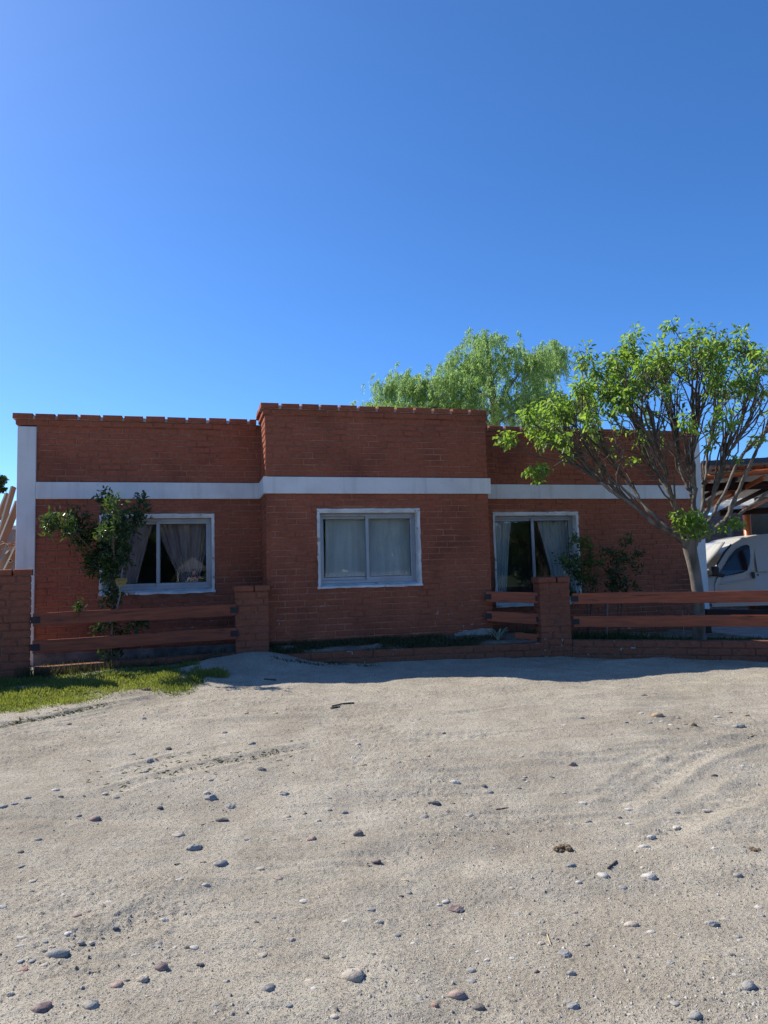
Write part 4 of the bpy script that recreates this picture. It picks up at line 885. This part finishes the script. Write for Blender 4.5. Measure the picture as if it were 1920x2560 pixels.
b = MB(); b.add([atD(1760, 1221, 15.6), atD(1880, 1221, 15.6), atD(1892, 1281, 18.2), atD(1760, 1281, 18.2)], [(0, 1, 2, 3)])
M['clear'] = cloth('translucent_sheet', (.85, .85, .82), .7); cs = b.build('translucent_sheet', M['clear'], cp); cs.modifiers.new('s', 'SOLIDIFY').thickness = .01
# wall behind the van
bw0 = atD(1700, 1406, 18.6); bw = masonry('boundary_wall', 'rough greyish brick wall behind the van with a grey upright strip', 'wall', (bw0[0], bw0[1]), -YAW+.03, 2.22, .15, 1.2, 2.22, 'rawbrick', 'greymortar', ends=False)
b = MB(); b.box(.01, 2.21, .01, .14, -1.45, -.152); b.build('wall_base', M['greymortar'], bw)
b = MB(); b.box(1.28, 1.42, -.05, -.01, -1.2, .78); b.build('upright_strip', M['alu'], bw)
ow0 = atD(1886, 1406, 17.6); b = MB(); b.box(0, 6, 0, .15, -.22, 2.6); o = b.build('side_wall', M['olive']); o.location = (ow0[0], ow0[1], 0); o.rotation_euler[2] = -YAW; tag(o, 'dark olive plastered wall at the right end of the carport', 'wall')
wr = empty('wooden_rail', (0, 0, 0), 'dark timber rail on posts in front of the van behind the board fence', 'rail')
a, c = Vector(atD(1764, 1531, 11.2)), Vector(atD(2150, 1536, 11.0)); dd = (c-a); mm = Matrix.Translation(a) @ dd.to_track_quat('X', 'Z').to_matrix().to_4x4()
b = MB(); b.box(0, dd.length, -.05, .05, -.052, .052, mm); b.build('rail', M['darklog'], wr, bevel=.01)
for p in (a+dd*.03, a+dd*.97): b = MB(); b.box(p.x-.05, p.x+.05, p.y+.055, p.y+.15, -.3, p.z+.0); b.build('post', M['darklog'], wr)

# ------------------------------------------------------------------ timber stack and neighbours on the left
for k, (x0, y0, x1, y1, ww, D, lab) in enumerate(((34, 1217, -30, 1440, .095, 11.2, 'longest leaning timber plank beside the white pilaster'), (19, 1234, -45, 1390, .09, 11.5, 'second leaning timber plank, just left of the longest one'), (46, 1255, -25, 1430, .13, 10.9, 'wide weathered plank leaning behind the white pilaster'), (46, 1362, -20, 1500, .10, 10.8, 'low thick timber beam leaning under the wire bundle'), (24, 1380, -45, 1470, .085, 10.9, 'lower orange brown plank left of the thick beam'))):
    a, c = Vector(atD(x0, y0, D)), Vector(atD(x1, y1, D-.5)); d = c-a; L = d.length
    L = min(L*1.5, (a.z+.05)/max(.05, -d.z/L)); mm = Matrix.Translation(a) @ d.to_track_quat('X', 'Y').to_matrix().to_4x4()
    b = MB(); b.box(0, L, -ww*.42, ww*.42, -.022, .022, mm); tag(b.build('timber_plank', M['plank'], bevel=.006), lab, 'plank', 'timber leaning left of the house')
b = MB(); c = atD(28, 1364, 10.6)
for k in range(26):
    p = c+NR.normal(size=3)*np.array([.05, .04, .025]); d = NR.normal(size=3)*np.array([.07, .05, .04]); b.tube([p-d, p+np.array([0, 0, .015]), p+d], .005, 4)
M['rod'] = mat('pale_rust_rod', (.40, .28, .20), (.55, .45, .36), .7, 30); tag(b.build('wire_bundle', M['rod'], smooth=True), 'tangle of short rusty wires lying on the leaning timber', 'wire')
b = MB(); a = atD(26, 1402, 10.55); dv = ray(26, 1402)*.5
b.tube([a, a+dv], .026, 14); tag(b.build('pipe', M['white'], smooth=True), 'end of a pale pipe among the leaning timber', 'pipe')
b = MB(); b.tube([a-dv*.006, a-dv*.002], .017, 12); pe = bpy.data.objects['pipe']; b.build('bore', M['black'], pe)
nw = empty('neighbour_wall', (-9, 15.5, -.2), 'grey neighbouring wall with a white cap behind the leaning timber', 'wall')
b = MB(); b.box(0, 6.2, 0, .15, -.2, 2.2); b.build('wall_body', M['concrete'], nw); b = MB(); b.box(-.05, 6.25, -.04, .19, 2.2, 2.28); b.build('cap', M['white'], nw)
nt_ = empty('garden_tree', (0, 0, 0), 'tree with a few dark leaves reaching in at the left edge', 'tree'); b = MB(); tb0 = atD(-160, 1500, 17)
b.tube(spline([np.array([tb0[0], tb0[1], -.3]), atD(-160, 1330, 17), atD(-120, 1240, 17), atD(-60, 1200, 17), atD(5, 1212, 17)], 5), [.14*(1-.042*i) for i in range(21)], 8); b.build('trunk', M['bark'], nt_, True)
C = np.concatenate([blob(90, atD(2, 1200, 17), .12, .2, .14), blob(60, atD(0, 1290, 17.2), .14, .2, .25), blob(1200, atD(-150, 1180, 17), 1.1, 1.1, .8), blob(60, atD(3, 1222, 17), .10, .1, .05), blob(160, atD(12, 1320, 18.5), .25, .2, .15)])
leaf_mesh('crown', C, rdir(len(C))+np.array([0, 0, -.4]), rdir(len(C))+np.array([0, 0, 1]), .12, .07, M['leafb'], nt_)

# ------------------------------------------------------------------ stones, clods and sticks on the dirt
CLS = {'w': ('whitish', (.52, .50, .45), (.40, .38, .34)), 'g': ('mid grey', (.30, .295, .28), (.21, .205, .20)), 'b': ('blue grey', (.29, .29, .28), (.21, .215, .215)), 'd': ('dark grey', (.115, .115, .115), (.07, .07, .072)), 'p': ('pinkish', (.36, .25, .215), (.26, .19, .165)),
       'e': ('pale beige', (.46, .40, .33), (.36, .31, .25)), 't': ('tan', (.45, .32, .19), (.38, .27, .16)), 'r': ('reddish', (.40, .17, .12), (.30, .13, .10)), 'u': ('purple brown', (.20, .145, .14), (.14, .10, .10))}
def dust_ex(t, p, src): over(t, p, (.38, .33, .255), nfac(t, src, 26, .42, .68, 6, .6))
for k, (_, c1, c2) in CLS.items(): M['st_'+k] = mat('stone_'+k, c1, c2, .85, 30, .45, 110, .15, coord='World', extra=dust_ex)
def stone_mesh(seed, m):
    r = random.Random(seed); V = []; nu, nv = 12, 7; sx = [r.uniform(.82, 1.18) for _ in range(5)]
    for j in range(nv):
        e = -1.5708+3.14159*j/(nv-1); bump_ = .10*math.sin(j*2.3+sx[4]*20)
        for i in range(nu):
            a = 6.28318*i/nu; k = 1+.13*math.cos(2*a+sx[0]*9)+.09*math.cos(3*a+sx[1]*9)+.05*math.cos(5*a+sx[2]*9)
            c = abs(math.cos(e))**.7; kk = k*(1+bump_*math.sin(a*2+sx[1]*8))+r.uniform(-.075, .075); V.append((.5*c*math.cos(a)*kk, .5*c*math.sin(a)*kk, .5*math.sin(e)*(1+.22*math.cos(a+sx[3]*7)+r.uniform(-.13, .13))))
    F = [(j*nu+i, j*nu+(i+1) % nu, (j+1)*nu+(i+1) % nu, (j+1)*nu+i) for j in range(nv-1) for i in range(nu)]
    return new_mesh('stone', V, F, m, seed % 2 == 0)
SM = {k: [stone_mesh(i*7+ord(k), M['st_'+k]) for i in range(6)] for k in CLS}
def stone(px, py, wpx, cls, label=None, asp=None, rise=.5, rot=None, flat=None):
    p = G(px, py); dep = float((p-EYE) @ CF); wd = wpx*dep/FPX; hg = wd*(flat or (R_.uniform(.34, .52) if label or cls in 'dg' else R_.uniform(.24, .42))); ln_ = wd*(asp or R_.uniform(.6, .85))
    o = link('stone', R_.choice(SM[cls])); o.scale = (wd, ln_, hg); o.location = (p[0], p[1], gz(p[0], p[1])+hg*(rise-.28))
    o.rotation_euler = (R_.uniform(-.12, .12), R_.uniform(-.12, .12), (-YAW+R_.uniform(-.3, .3)) if rot is None else rot); return o, wd
s_ = 1/1.728
BIG = {('C', 1527, 680): 'largest pale beige cobble, smooth and flat, at the bottom of the yard', ('C', 252, 580): 'long blue grey stone lying flat, beside a small reddish stone', ('C', 103, 637): 'flat reddish stone below the long blue grey stone', ('C', 180, 810): 'purple brown stone in the bottom left corner of the yard',
       ('C', 392, 800): 'flat blue grey stone right of the purple brown one at the bottom', ('C', 695, 645): 'purplish grey stone, upper right of a touching trio near the bottom', ('C', 617, 690): 'rounded beige grey stone in the middle of a touching trio', ('C', 505, 707): 'pinkish stone at the left end of a touching trio near the bottom',
       ('C', 840, 110): 'domed blue grey stone casting a crisp shadow, left of the middle of the yard', ('C', 955, 183): 'slim grey stone just below the domed blue grey one', ('A', 1548, 778): 'tall dark pebble with a pale face near the middle of the yard', ('A', 408, 708): 'domed pinkish stone alone on the left of the yard',
       ('A', 910, 622): 'flat light grey stone with a smaller one propped on its back', ('A', 895, 605): 'small light stone propped behind the flat light grey one', ('A', 1130, 495): 'very dark jagged stone alone between wall and middle of the yard', ('B', 308, 550): 'round whitish egg shaped stone right of the middle of the yard',
       ('B', 218, 643): 'dark grey stone heading a loose cluster of pebbles', ('B', 1180, 262): 'tan slab in the pebble patch on the right of the yard', ('B', 1565, 260): 'small orange tan stone at the right edge of the pebble patch', ('B', 812, 478): 'pinkish brown stone half sunk below a wheel track', ('B', 370, 703): 'light grey stone with a sharp dark rim at the cluster of pebbles',
       ('D', 318, 765): 'pinkish brown stone beside a dark grey one at the bottom', ('D', 408, 795): 'rounded dark grey stone beside the pinkish brown one at the bottom', ('D', 1345, 830): 'rounded mid grey stone at the bottom right edge of the yard', ('D', 1575, 720): 'pale grey stone half buried near the right bottom corner', ('D', 818, 815): 'slanted grey stone at the very bottom, half buried',
       ('D', 1145, 237): 'whitish stone with dark underside right of the dung clod', ('D', 782, 578): 'greenish grey round stone half sunk under a straw', ('D', 808, 657): 'blue grey round stone below the greenish one', ('D', 1070, 447): 'beige grey stone half sunk on the right of the yard', ('D', 1418, 447): 'mid grey stone with dark right tip on the right of the yard',
       ('D', 220, 805): 'small orange pink stone left of the pinkish brown one at the bottom', ('C', 1160, 730): 'rough grey stone with broken top near the bottom'}
LIST = {'A': '970,335,30,e 1087,385,40,g 1548,385,28,w 995,480,30,b 1130,495,45,d 645,453,45,g 728,407,35,d 570,427,35,g 912,545,25,g 910,622,62,g 895,605,30,w 500,618,40,g 240,585,40,w 120,617,30,g 62,647,45,b 15,660,40,b 262,618,28,d 408,708,55,p 690,658,35,d 998,655,60,b 960,715,60,d 770,775,60,e 1548,778,46,d 1232,600,45,g 1490,678,35,b 1375,712,30,w 1316,690,22,d 340,690,30,g 455,600,30,w 152,643,25,w 1240,700,35,e 610,445,24,d 630,505,28,g',
        'B': '65,462,25,g 308,550,50,w 812,478,40,p 428,568,35,d 455,590,40,g 218,643,55,d 600,540,24,g 585,577,22,d 620,548,18,w 175,700,45,g 370,703,45,g 188,435,25,t 1180,262,55,t 1565,260,25,t 1530,305,60,b 1410,298,35,u 1123,173,28,d 1493,125,24,e 1398,672,45,w 1475,730,50,b 1010,697,35,p 1062,735,45,w 1428,527,32,d 778,598,20,w 885,722,35,g 1140,685,28,w 1240,300,26,w 1200,285,24,w 1270,270,20,e 1150,290,24,g 1440,265,30,w 1110,250,26,w 1300,295,22,g 1225,320,18,d 1265,318,18,d 850,270,30,b 1045,290,22,g 780,300,26,w 660,325,18,w 40,625,30,g 300,640,18,d',
        'C': '840,110,70,b 955,183,65,g 165,75,45,g 90,130,35,d 95,188,35,g 1345,70,50,p 1068,73,30,b 1625,162,45,u 1125,205,45,e 1205,243,50,p 890,270,40,w 775,250,35,w 470,342,40,w 330,402,55,p 355,420,30,b 712,418,45,w 1602,372,45,b 1640,435,40,b 295,476,40,w 90,493,38,w 395,515,28,w 350,525,35,g 500,462,30,b 540,527,30,g 655,535,40,b 840,547,42,w 252,580,118,b 140,600,32,b 90,602,32,w 103,637,40,r 695,645,70,u 617,690,60,e 505,707,60,p 45,750,36,g 180,810,85,u 392,800,75,b 315,830,40,e 932,783,45,b 1160,730,60,g 1340,692,50,e 1355,730,45,w 1527,680,115,e 1485,592,32,b 1410,580,33,d 1258,512,48,e 1250,812,35,b 1515,630,40,g 980,680,32,g 972,648,30,e 867,620,35,d 1180,425,30,b 1105,430,30,d',
        'D': '1145,237,66,w 808,190,50,g 945,222,55,w 468,108,42,w 1155,68,45,w 1125,102,60,w 1070,447,60,e 1418,447,60,g 840,265,30,w 782,578,60,g 808,657,45,b 658,643,30,u 690,650,28,b 318,765,85,p 408,795,60,d 220,805,35,r 818,815,60,g 1345,830,65,g 1575,720,75,g 1258,790,45,b 1505,572,30,d 310,385,70,u 1530,228,40,g 1630,405,40,g 553,287,30,e 445,602,30,w 555,588,28,w 875,528,30,g 75,315,25,d 108,308,30,b 1100,280,22,t'}
OFF = {'A': (0, 1640), 'B': (960, 1640), 'C': (0, 2060), 'D': (960, 2060)}
ns_ = 0; STN = []; LMK = []
NOUN = {}
def size_word(wd): return 'tiny' if wd < .03 else 'small' if wd < .05 else 'medium'
for k, txt in LIST.items():
    for it in txt.split():
        x, y, wd, c = it.split(','); x, y, wd = int(x), int(y), int(wd); lab = BIG.get((k, x, y))
        o, real = stone(OFF[k][0]+x*s_, OFF[k][1]+y*s_, wd*s_, c, lab, rise=R_.uniform(.10, .34) if not lab else R_.uniform(.30, .44), flat=.7 if (k, x) == ('A', 1548) else None, asp=.38 if (k, x) == ('C', 252) else None); ns_ += 1
        tag(o, lab, 'stone', 'loose stones in the dirt yard'); STN.append((o, real, c, OFF[k][0]+x*s_, OFF[k][1]+y*s_, lab))
while ns_ < 292:
    x, y = R_.uniform(0, 1920), 1790+770*R_.random()**.8
    if vn(x/260, y/130, 51) < R_.uniform(-.4, .25): continue
    c = R_.choice('wwwggbdpeee'); o, real = stone(x, y, R_.uniform(10, 27)*(1.0 if y > 1950 else .75), c, rise=R_.uniform(.04, .26)); ns_ += 1
    tag(o, None, 'stone', 'loose stones in the dirt yard'); STN.append((o, real, c, x, y, None))
SHORT = {('C', 1527, 680): 'the largest beige cobble', ('C', 252, 580): 'the long blue grey stone', ('C', 180, 810): 'the purple brown corner stone', ('C', 617, 690): 'the touching trio of stones', ('C', 840, 110): 'the domed blue grey stone', ('A', 1548, 778): 'the tall dark pebble',
         ('A', 408, 708): 'the domed pinkish stone', ('A', 910, 622): 'the propped light grey stones', ('A', 1130, 495): 'the very dark jagged stone', ('B', 308, 550): 'the round whitish stone', ('B', 218, 643): 'the dark stone of the cluster', ('B', 1180, 262): 'the tan slab', ('B', 812, 478): 'the pinkish brown sunk stone',
         ('D', 408, 795): 'the rounded dark grey stone', ('D', 1345, 830): 'the bottom right grey stone', ('D', 1575, 720): 'the pale corner stone', ('D', 1145, 237): 'the whitish stone near the clod', ('D', 782, 578): 'the greenish grey stone', ('D', 1418, 447): 'the dark tipped grey stone', ('B', 1530, 305): 'the flat stone in the pebble patch'}
LMK = [(OFF[k[0]][0]+k[1]*s_, OFF[k[0]][1]+k[2]*s_, v) for k, v in SHORT.items()]
grp = {}
for o, real, c, x, y, lab in STN:
    if lab: continue
    p = np.array(o.location); lx, ly, nm = min(LMK, key=lambda l: ((l[0]-x)**2+(1.6*(l[1]-y))**2)); dx, dy = x-lx, (y-ly)*1.8
    d = (('left of' if dx < 0 else 'right of') if abs(dx) > 2.2*abs(dy) else ('behind' if dy < 0 else 'in front of') if abs(dy) > 2.2*abs(dx) else ('behind' if dy < 0 else 'in front')+' and '+('left' if dx < 0 else 'right')+' of')
    grp.setdefault(f'{size_word(real)} {CLS[c][0]} pebble {d} {nm}', []).append((math.hypot(dx, dy), o))
for base_, lst in grp.items():
    lst.sort(key=lambda t: t[0])
    for i, (_, o) in enumerate(lst): o['label'] = base_ if len(lst) == 1 else ['nearest', 'second', 'third', 'fourth', 'fifth', 'sixth', 'seventh', 'eighth', 'ninth', 'tenth'][min(i, 9)]+' '+base_
# fine gravel, one mass
GV = []; GF = []; GT = []; base = np.array([(.5, 0, 0), (-.25, .43, 0), (-.25, -.43, 0), (.15, .1, .35), (-.2, .0, .3), (.05, -.2, .32)])
gf = np.array([(0, 1, 3), (1, 4, 3), (1, 2, 4), (2, 5, 4), (2, 0, 5), (0, 3, 5), (3, 4, 5)]); cnt = 0
N = 42000; u = NR.random(N); gy_ = 1.9+6.4*u**1.4; gx_ = -.35*gy_-.4+NR.random(N)*(1.4*gy_+.8); keep = (vn(gx_*1.3, gy_*1.3, 61)+.5*vn(gx_*4, gy_*4, 62)+.22 > NR.random(N)*.5); gx_, gy_ = gx_[keep], gy_[keep]; N = len(gx_)
sz = .003+.013*NR.random(N)**4; an = NR.random(N)*6.28; h_ = hbase(gx_, gy_)+hmed(gx_, gy_)+hfine(gx_, gy_)
ca, sa = np.cos(an)[:, None], np.sin(an)[:, None]; jit = 1+.35*(NR.random((N, 6, 3))-.5); B3 = base[None]*jit
Vx = gx_[:, None]+sz[:, None]*(B3[:, :, 0]*ca-B3[:, :, 1]*sa); Vy = gy_[:, None]+sz[:, None]*(B3[:, :, 0]*sa+B3[:, :, 1]*ca); Vz = h_[:, None]-.001+sz[:, None]*B3[:, :, 2]*1.3
V = np.stack([Vx, Vy, Vz], 2).reshape(-1, 3); F = (np.arange(N)[:, None, None]*6+gf[None]).reshape(-1, 3)
def gr_ex(t, p, src):
    at = t.nodes.new('ShaderNodeAttribute'); at.attribute_name = 'tint'; r = t.nodes.new('ShaderNodeValToRGB'); e = r.color_ramp.elements; e[0].color = (.10, .10, .10, 1); e[1].color = (.50, .47, .42, 1)
    e.new(.25).color = (.22, .22, .215, 1); e.new(.55).color = (.31, .275, .22, 1); t.links.new(at.outputs['Fac'], r.inputs[0]); t.links.new(r.outputs[0], p.inputs['Base Color'])
me = new_mesh('gravel', V, F, mat('gravel_mix', (.3, .3, .3), rough=.85, extra=gr_ex)); a = me.attributes.new('tint', 'FLOAT', 'POINT'); a.data.foreach_set('value', np.repeat(NR.random(N), 6).astype(np.float32))
tag(link('gravel', me), 'fine loose gravel sprinkled over the dirt yard', kind='stuff')
# dung clods, twigs
def clod(x, y, wpx, label, m):
    p = G(x, y); wd = wpx*float((p-EYE) @ CF)/FPX; root = MB()
    for k in range(13):
        c = p+NR.normal(size=3)*np.array([wd*.22, wd*.16, 0])+np.array([0, 0, wd*R_.uniform(.02, .22)]); r = wd*R_.uniform(.12, .24); b0 = len(root.v)
        U = [(c[0]+r*math.cos(a)*math.cos(e)*R_.uniform(.8, 1.2), c[1]+r*math.sin(a)*math.cos(e)*R_.uniform(.8, 1.2), c[2]+r*.7*math.sin(e)) for e in np.linspace(-1.5, 1.5, 5) for a in np.linspace(0, 6.28, 8)[:-1]]
        root.add(U, [(i*7+j, i*7+(j+1) % 7, i*7+7+(j+1) % 7, i*7+7+j) for i in range(4) for j in range(7)])
    return tag(root.build('dung_clod', m), label, 'clod', 'dry clods on the ground')
M['dung'] = mat('dry_dung', (.13, .095, .06), (.20, .15, .10), .95, 40, .6, 90, .05, coord='World')
clod(1410, 2126, 46, 'dry brown dung clod in the right half of the yard', M['dung']); clod(1882, 2126, 26, 'small dry clod at the right edge of the yard', M['dung']); clod(363, 1727, 20, 'dark clod at the front edge of the grass', M['dung']); clod(420, 1731, 16, 'smaller dark clod right of the other at the grass edge', M['dung']); clod(1735, 1814, 20, 'reddish dark clod in the pebble patch', M['dung'])
def stick(P, wpx, label=None, m='twig'):
    W3 = [G(x, y) for x, y in P]; dep = float((W3[0]-EYE) @ CF); r = wpx*dep/FPX/2; b = MB(); b.tube([p+np.array([0, 0, r*1.1+.003]) for p in W3], r, 6)
    return tag(b.build('stick', M[m], smooth=True), label or 'short dry twig lying on the dirt yard', 'stick', 'dry sticks on the dirt')
M['straw'] = mat('straw', (.50, .42, .26), (.42, .34, .2), .8, 20)
stick([(830, 1768), (858, 1762), (885, 1760)], 4, 'dark bark strip lying before the middle of the house'); stick([(826, 1773), (850, 1770)], 3.5, 'short bark strip under the longer one'); stick([(1367, 2338), (1374, 2357), (1383, 2378)], 3.5, 'thin pale straw above the greenish stone', 'straw'); stick([(1760, 2405), (1775, 2408), (1795, 2417)], 6, 'pale forked twig on the lower right of the yard', 'straw')
stick([(1670, 2447), (1690, 2432), (1702, 2425)], 6, 'dark brown twig piece on the lower right of the yard'); stick([(213, 2441), (240, 2435), (262, 2429)], 4, 'thin dark twig on the lower left of the yard'); stick([(1520, 2175), (1535, 2164), (1542, 2158)], 6, 'reddish twig right of the dung clod'); stick([(1240, 2026), (1262, 2024), (1277, 2022)], 3, 'thin curved twig near the loose pebble cluster'); stick([(660, 1700), (690, 1702)], 3.5, 'thick dark twig at the shadow edge near the grass'); stick([(503, 2066), (540, 2056)], 3)
used_ = set()
while len(used_) < 22:
    x, y = R_.uniform(30, 1900), R_.uniform(1780, 2520); a = R_.uniform(-.5, .5); l = R_.uniform(10, 26); m_ = R_.choice(('twig', 'straw')); lx, ly, nm = min(LMK, key=lambda l: ((l[0]-x)**2+(1.6*(l[1]-y))**2))
    lab = f"{'short dark twig' if m_ == 'twig' else 'short pale straw'} {'left' if x < lx else 'right'} of {nm}"
    if lab in used_: continue
    used_.add(lab); stick([(x-l*math.cos(a)/2, y-l*math.sin(a)/2), (x+l*math.cos(a)/2, y+l*math.sin(a)/2)], R_.uniform(1.8, 3.5), lab, m=m_)
# dark litter strips worn along the tracks on the left
C = []; 
for _ in range(520):
    k = R_.random()
    if k < .55: x = R_.uniform(0, 270); y = 1817-.22*x+R_.gauss(0, 4)
    else: x = R_.uniform(200, 760); y = 1990-.16*x+R_.gauss(0, 22)
    C.append(G(x, y)+np.array([0, 0, .004]))
C = np.array(C); leaf_mesh('litter', C, rdir(len(C))*np.array([1, .5, .1]), rdir(len(C))*.3+np.array([0, 0, 1]), NR.uniform(.02, .06, len(C)), .012, M['weed'], None, NR.random(len(C))*.6, .2, 'stuff')['label'] = 'dry leaf litter along the wheel tracks on the left'

# ------------------------------------------------------------------ what the windows mirror: photographer, tent, fence and trees across the field
tent = empty('canopy_tent', (-.3, -75, 0), 'pale canopy tent on the field mirrored in the left window', 'tent'); zg0 = gz(-.3, -75)
M['canvas'] = mat('grey_canvas', (.17, .17, .16), None, .8)
b = MB(); e = 1.9; b.add([(-e, -e, 2.0), (e, -e, 2.0), (e, e, 2.0), (-e, e, 2.0), (0, 0, 3.4)], [(0, 1, 4), (1, 2, 4), (2, 3, 4), (3, 0, 4)]); b.box(-e, e, e-.02, e, 1.6, 2.0); b.box(-e, e, -e, -e+.02, 1.6, 2.0); b.box(-e, -e+.02, -e+.03, e-.03, 1.6, 2.0); b.box(e-.02, e, -e+.03, e-.03, 1.6, 2.0); b.build('canopy', M['canvas'], tent)
for sx in (-1, 1):
    for sy in (-1, 1): b = MB(); b.box(sx*1.8-.04, sx*1.8+.04, sy*1.8-.04, sy*1.8+.04, zg0, 1.65); b.build('leg', M['white'], tent)
lf = empty('lattice_fence', (6, -38, 0), 'white slatted fence across the field mirrored in the middle window', 'fence')
for k in range(46):
    b = MB(); x = k*.24; b.add([(x, 0, -.35), (x+.10, 0, -.35), (x+.75, 0, .95), (x+.65, 0, .95), (x, .03, -.35), (x+.10, .03, -.35), (x+.75, .03, .95), (x+.65, .03, .95)], [(0, 1, 2, 3), (7, 6, 5, 4), (0, 4, 5, 1), (1, 5, 6, 2), (2, 6, 7, 3), (3, 7, 4, 0)]); b.build('slat', M['white'], lf)
b = MB(); b.box(-.1, 11.9, .035, .09, .6, .7); b.box(-.1, 11.9, .035, .09, -.2, -.1); b.build('rail', M['white'], lf)
nq = 26000; tx = NR.uniform(-70, 130, nq); tz = NR.random(nq)**.8*13-.4; ty = -92+NR.normal(size=nq)*3+4*np.sin(tx*.4); C = np.stack([tx, ty, tz], 1)
keep = tz < 9+4*vn(tx*.12, tx*0, 71)*2; C = C[keep]
o = leaf_mesh('far_trees', C, rdir(len(C)), rdir(len(C))+np.array([0, .6, .5]), 2.4, 1.5, M['leafb'], None, None, .2, 'stuff'); o['label'] = 'dark belt of trees at the far side of the field, seen only mirrored in the glass'

# photographer
per = empty('person', (0, -.34, -.36), 'person with long dark hair in a patterned top holding up a phone', 'person')
def skin(name, J, E_, Rr, m, parent, root=0, sub=2):
    me = bpy.data.meshes.new(name); me.from_pydata(J, E_, []); o = link(name, me, parent); o.modifiers.new('s', 'SKIN')
    for v, r in zip(me.skin_vertices[0].data, Rr): v.radius = (r, r) if np.isscalar(r) else r
    me.skin_vertices[0].data[root].use_root = True; s = o.modifiers.new('u', 'SUBSURF'); s.levels = sub; s.render_levels = sub; me.materials.append(m); return o
M['skin'] = mat('skin', (.45, .28, .20), None, .6); M['hair'] = mat('dark_hair', (.02, .014, .01), None, .5); M['top'] = mat('patterned_top', (.05, .05, .06), (.55, .55, .56), .8, 22, ramp=(.5, .56)); M['jean'] = mat('blue_jeans', (.03, .04, .07), None, .85)
sy = 0
J = [(0, 0, .82), (0, 0, .98), (0, -.01, 1.14), (0, 0, 1.27), (0, .01, 1.35), (0, .03, 1.43), (0, .03, 1.52), (.16, 0, 1.27), (.25, .06, 1.06), (.09, .22, 1.24), (-.16, 0, 1.27), (-.25, .06, 1.06), (-.07, .22, 1.24), (.09, 0, .78), (.10, .01, .44), (.10, -.01, .07), (.10, .14, .03), (-.09, 0, .78), (-.10, .01, .44), (-.10, -.01, .07), (-.10, .14, .03)]
E_ = [(0, 1), (1, 2), (2, 3), (3, 4), (4, 5), (5, 6), (3, 7), (7, 8), (8, 9), (3, 10), (10, 11), (11, 12), (0, 13), (13, 14), (14, 15), (15, 16), (0, 17), (17, 18), (18, 19), (19, 20)]
Rr = [(.15, .11), (.125, .09), (.14, .10), (.12, .085), .048, (.072, .085), (.066, .08), .055, .042, .028, .055, .042, .028, .085, .058, .04, .03, .085, .058, .04, .03]
skin('body', J, E_, Rr, M['skin'], per)
skin('top', J[:5]+[J[7], J[8], J[10], J[11]], [(0, 1), (1, 2), (2, 3), (3, 4), (3, 5), (5, 6), (3, 7), (7, 8)], [(.165, .125), (.14, .105), (.155, .115), (.135, .10), .06, .068, .055, .068, .055], M['top'], per)
skin('jeans', [J[0], J[13], J[14], J[15], J[17], J[18], J[19]], [(0, 1), (1, 2), (2, 3), (0, 4), (4, 5), (5, 6)], [(.16, .12), .097, .07, .055, .097, .07, .055], M['jean'], per)
skin('hair', [(0, 0, 1.545), (0, -.045, 1.47), (0, -.075, 1.33), (0, -.085, 1.14)], [(0, 1), (1, 2), (2, 3)], [(.085, .085), (.092, .075), (.11, .05), (.10, .035)], M['hair'], per)
b = MB(); b.prism([(-.018, 1.425), (.018, 1.425), (0, 1.475)], .108, .132); b.build('nose', M['skin'], per, bevel=.006)
for s in (-1, 1): b = MB(); b.tube([(s*.032, .104, 1.482), (s*.032, .112, 1.482)], .011, 8); b.build('eye', M['hair'], per)
b = MB(); b.tube([(-.025, .106, 1.395), (0, .114, 1.393), (.025, .106, 1.395)], .006, 6); b.build('mouth', mat('lips', (.35, .13, .11), None, .5), per)
for s in (-1, 1):
    for k in range(5):
        bx = s*(.075+.002*k); z = 1.275-.02*k; P = [(bx, .235, 1.25-.012*k), (s*.085, .265, z+.02), (s*.078, .30, z+.025), (s*.05, .318 if k else .28, z+.025)]
        b = MB(); b.tube(P, [.011, .010, .009, .006], 7); b.build('finger', M['skin'], per, True)
b = MB(); b.box(-.078, .078, -.009, 0, -.037, .037); ph = b.build('phone', M['black'], bevel=.006); ph.matrix_world = Matrix.Translation((-.03*CF[0]*1, -.03*CF[1], 1.0-.03*CF[2]-.0)) @ Matrix.Rotation(-YAW, 4, 'Z'); tag(ph, 'black phone held level in both hands by the photographer', 'phone')
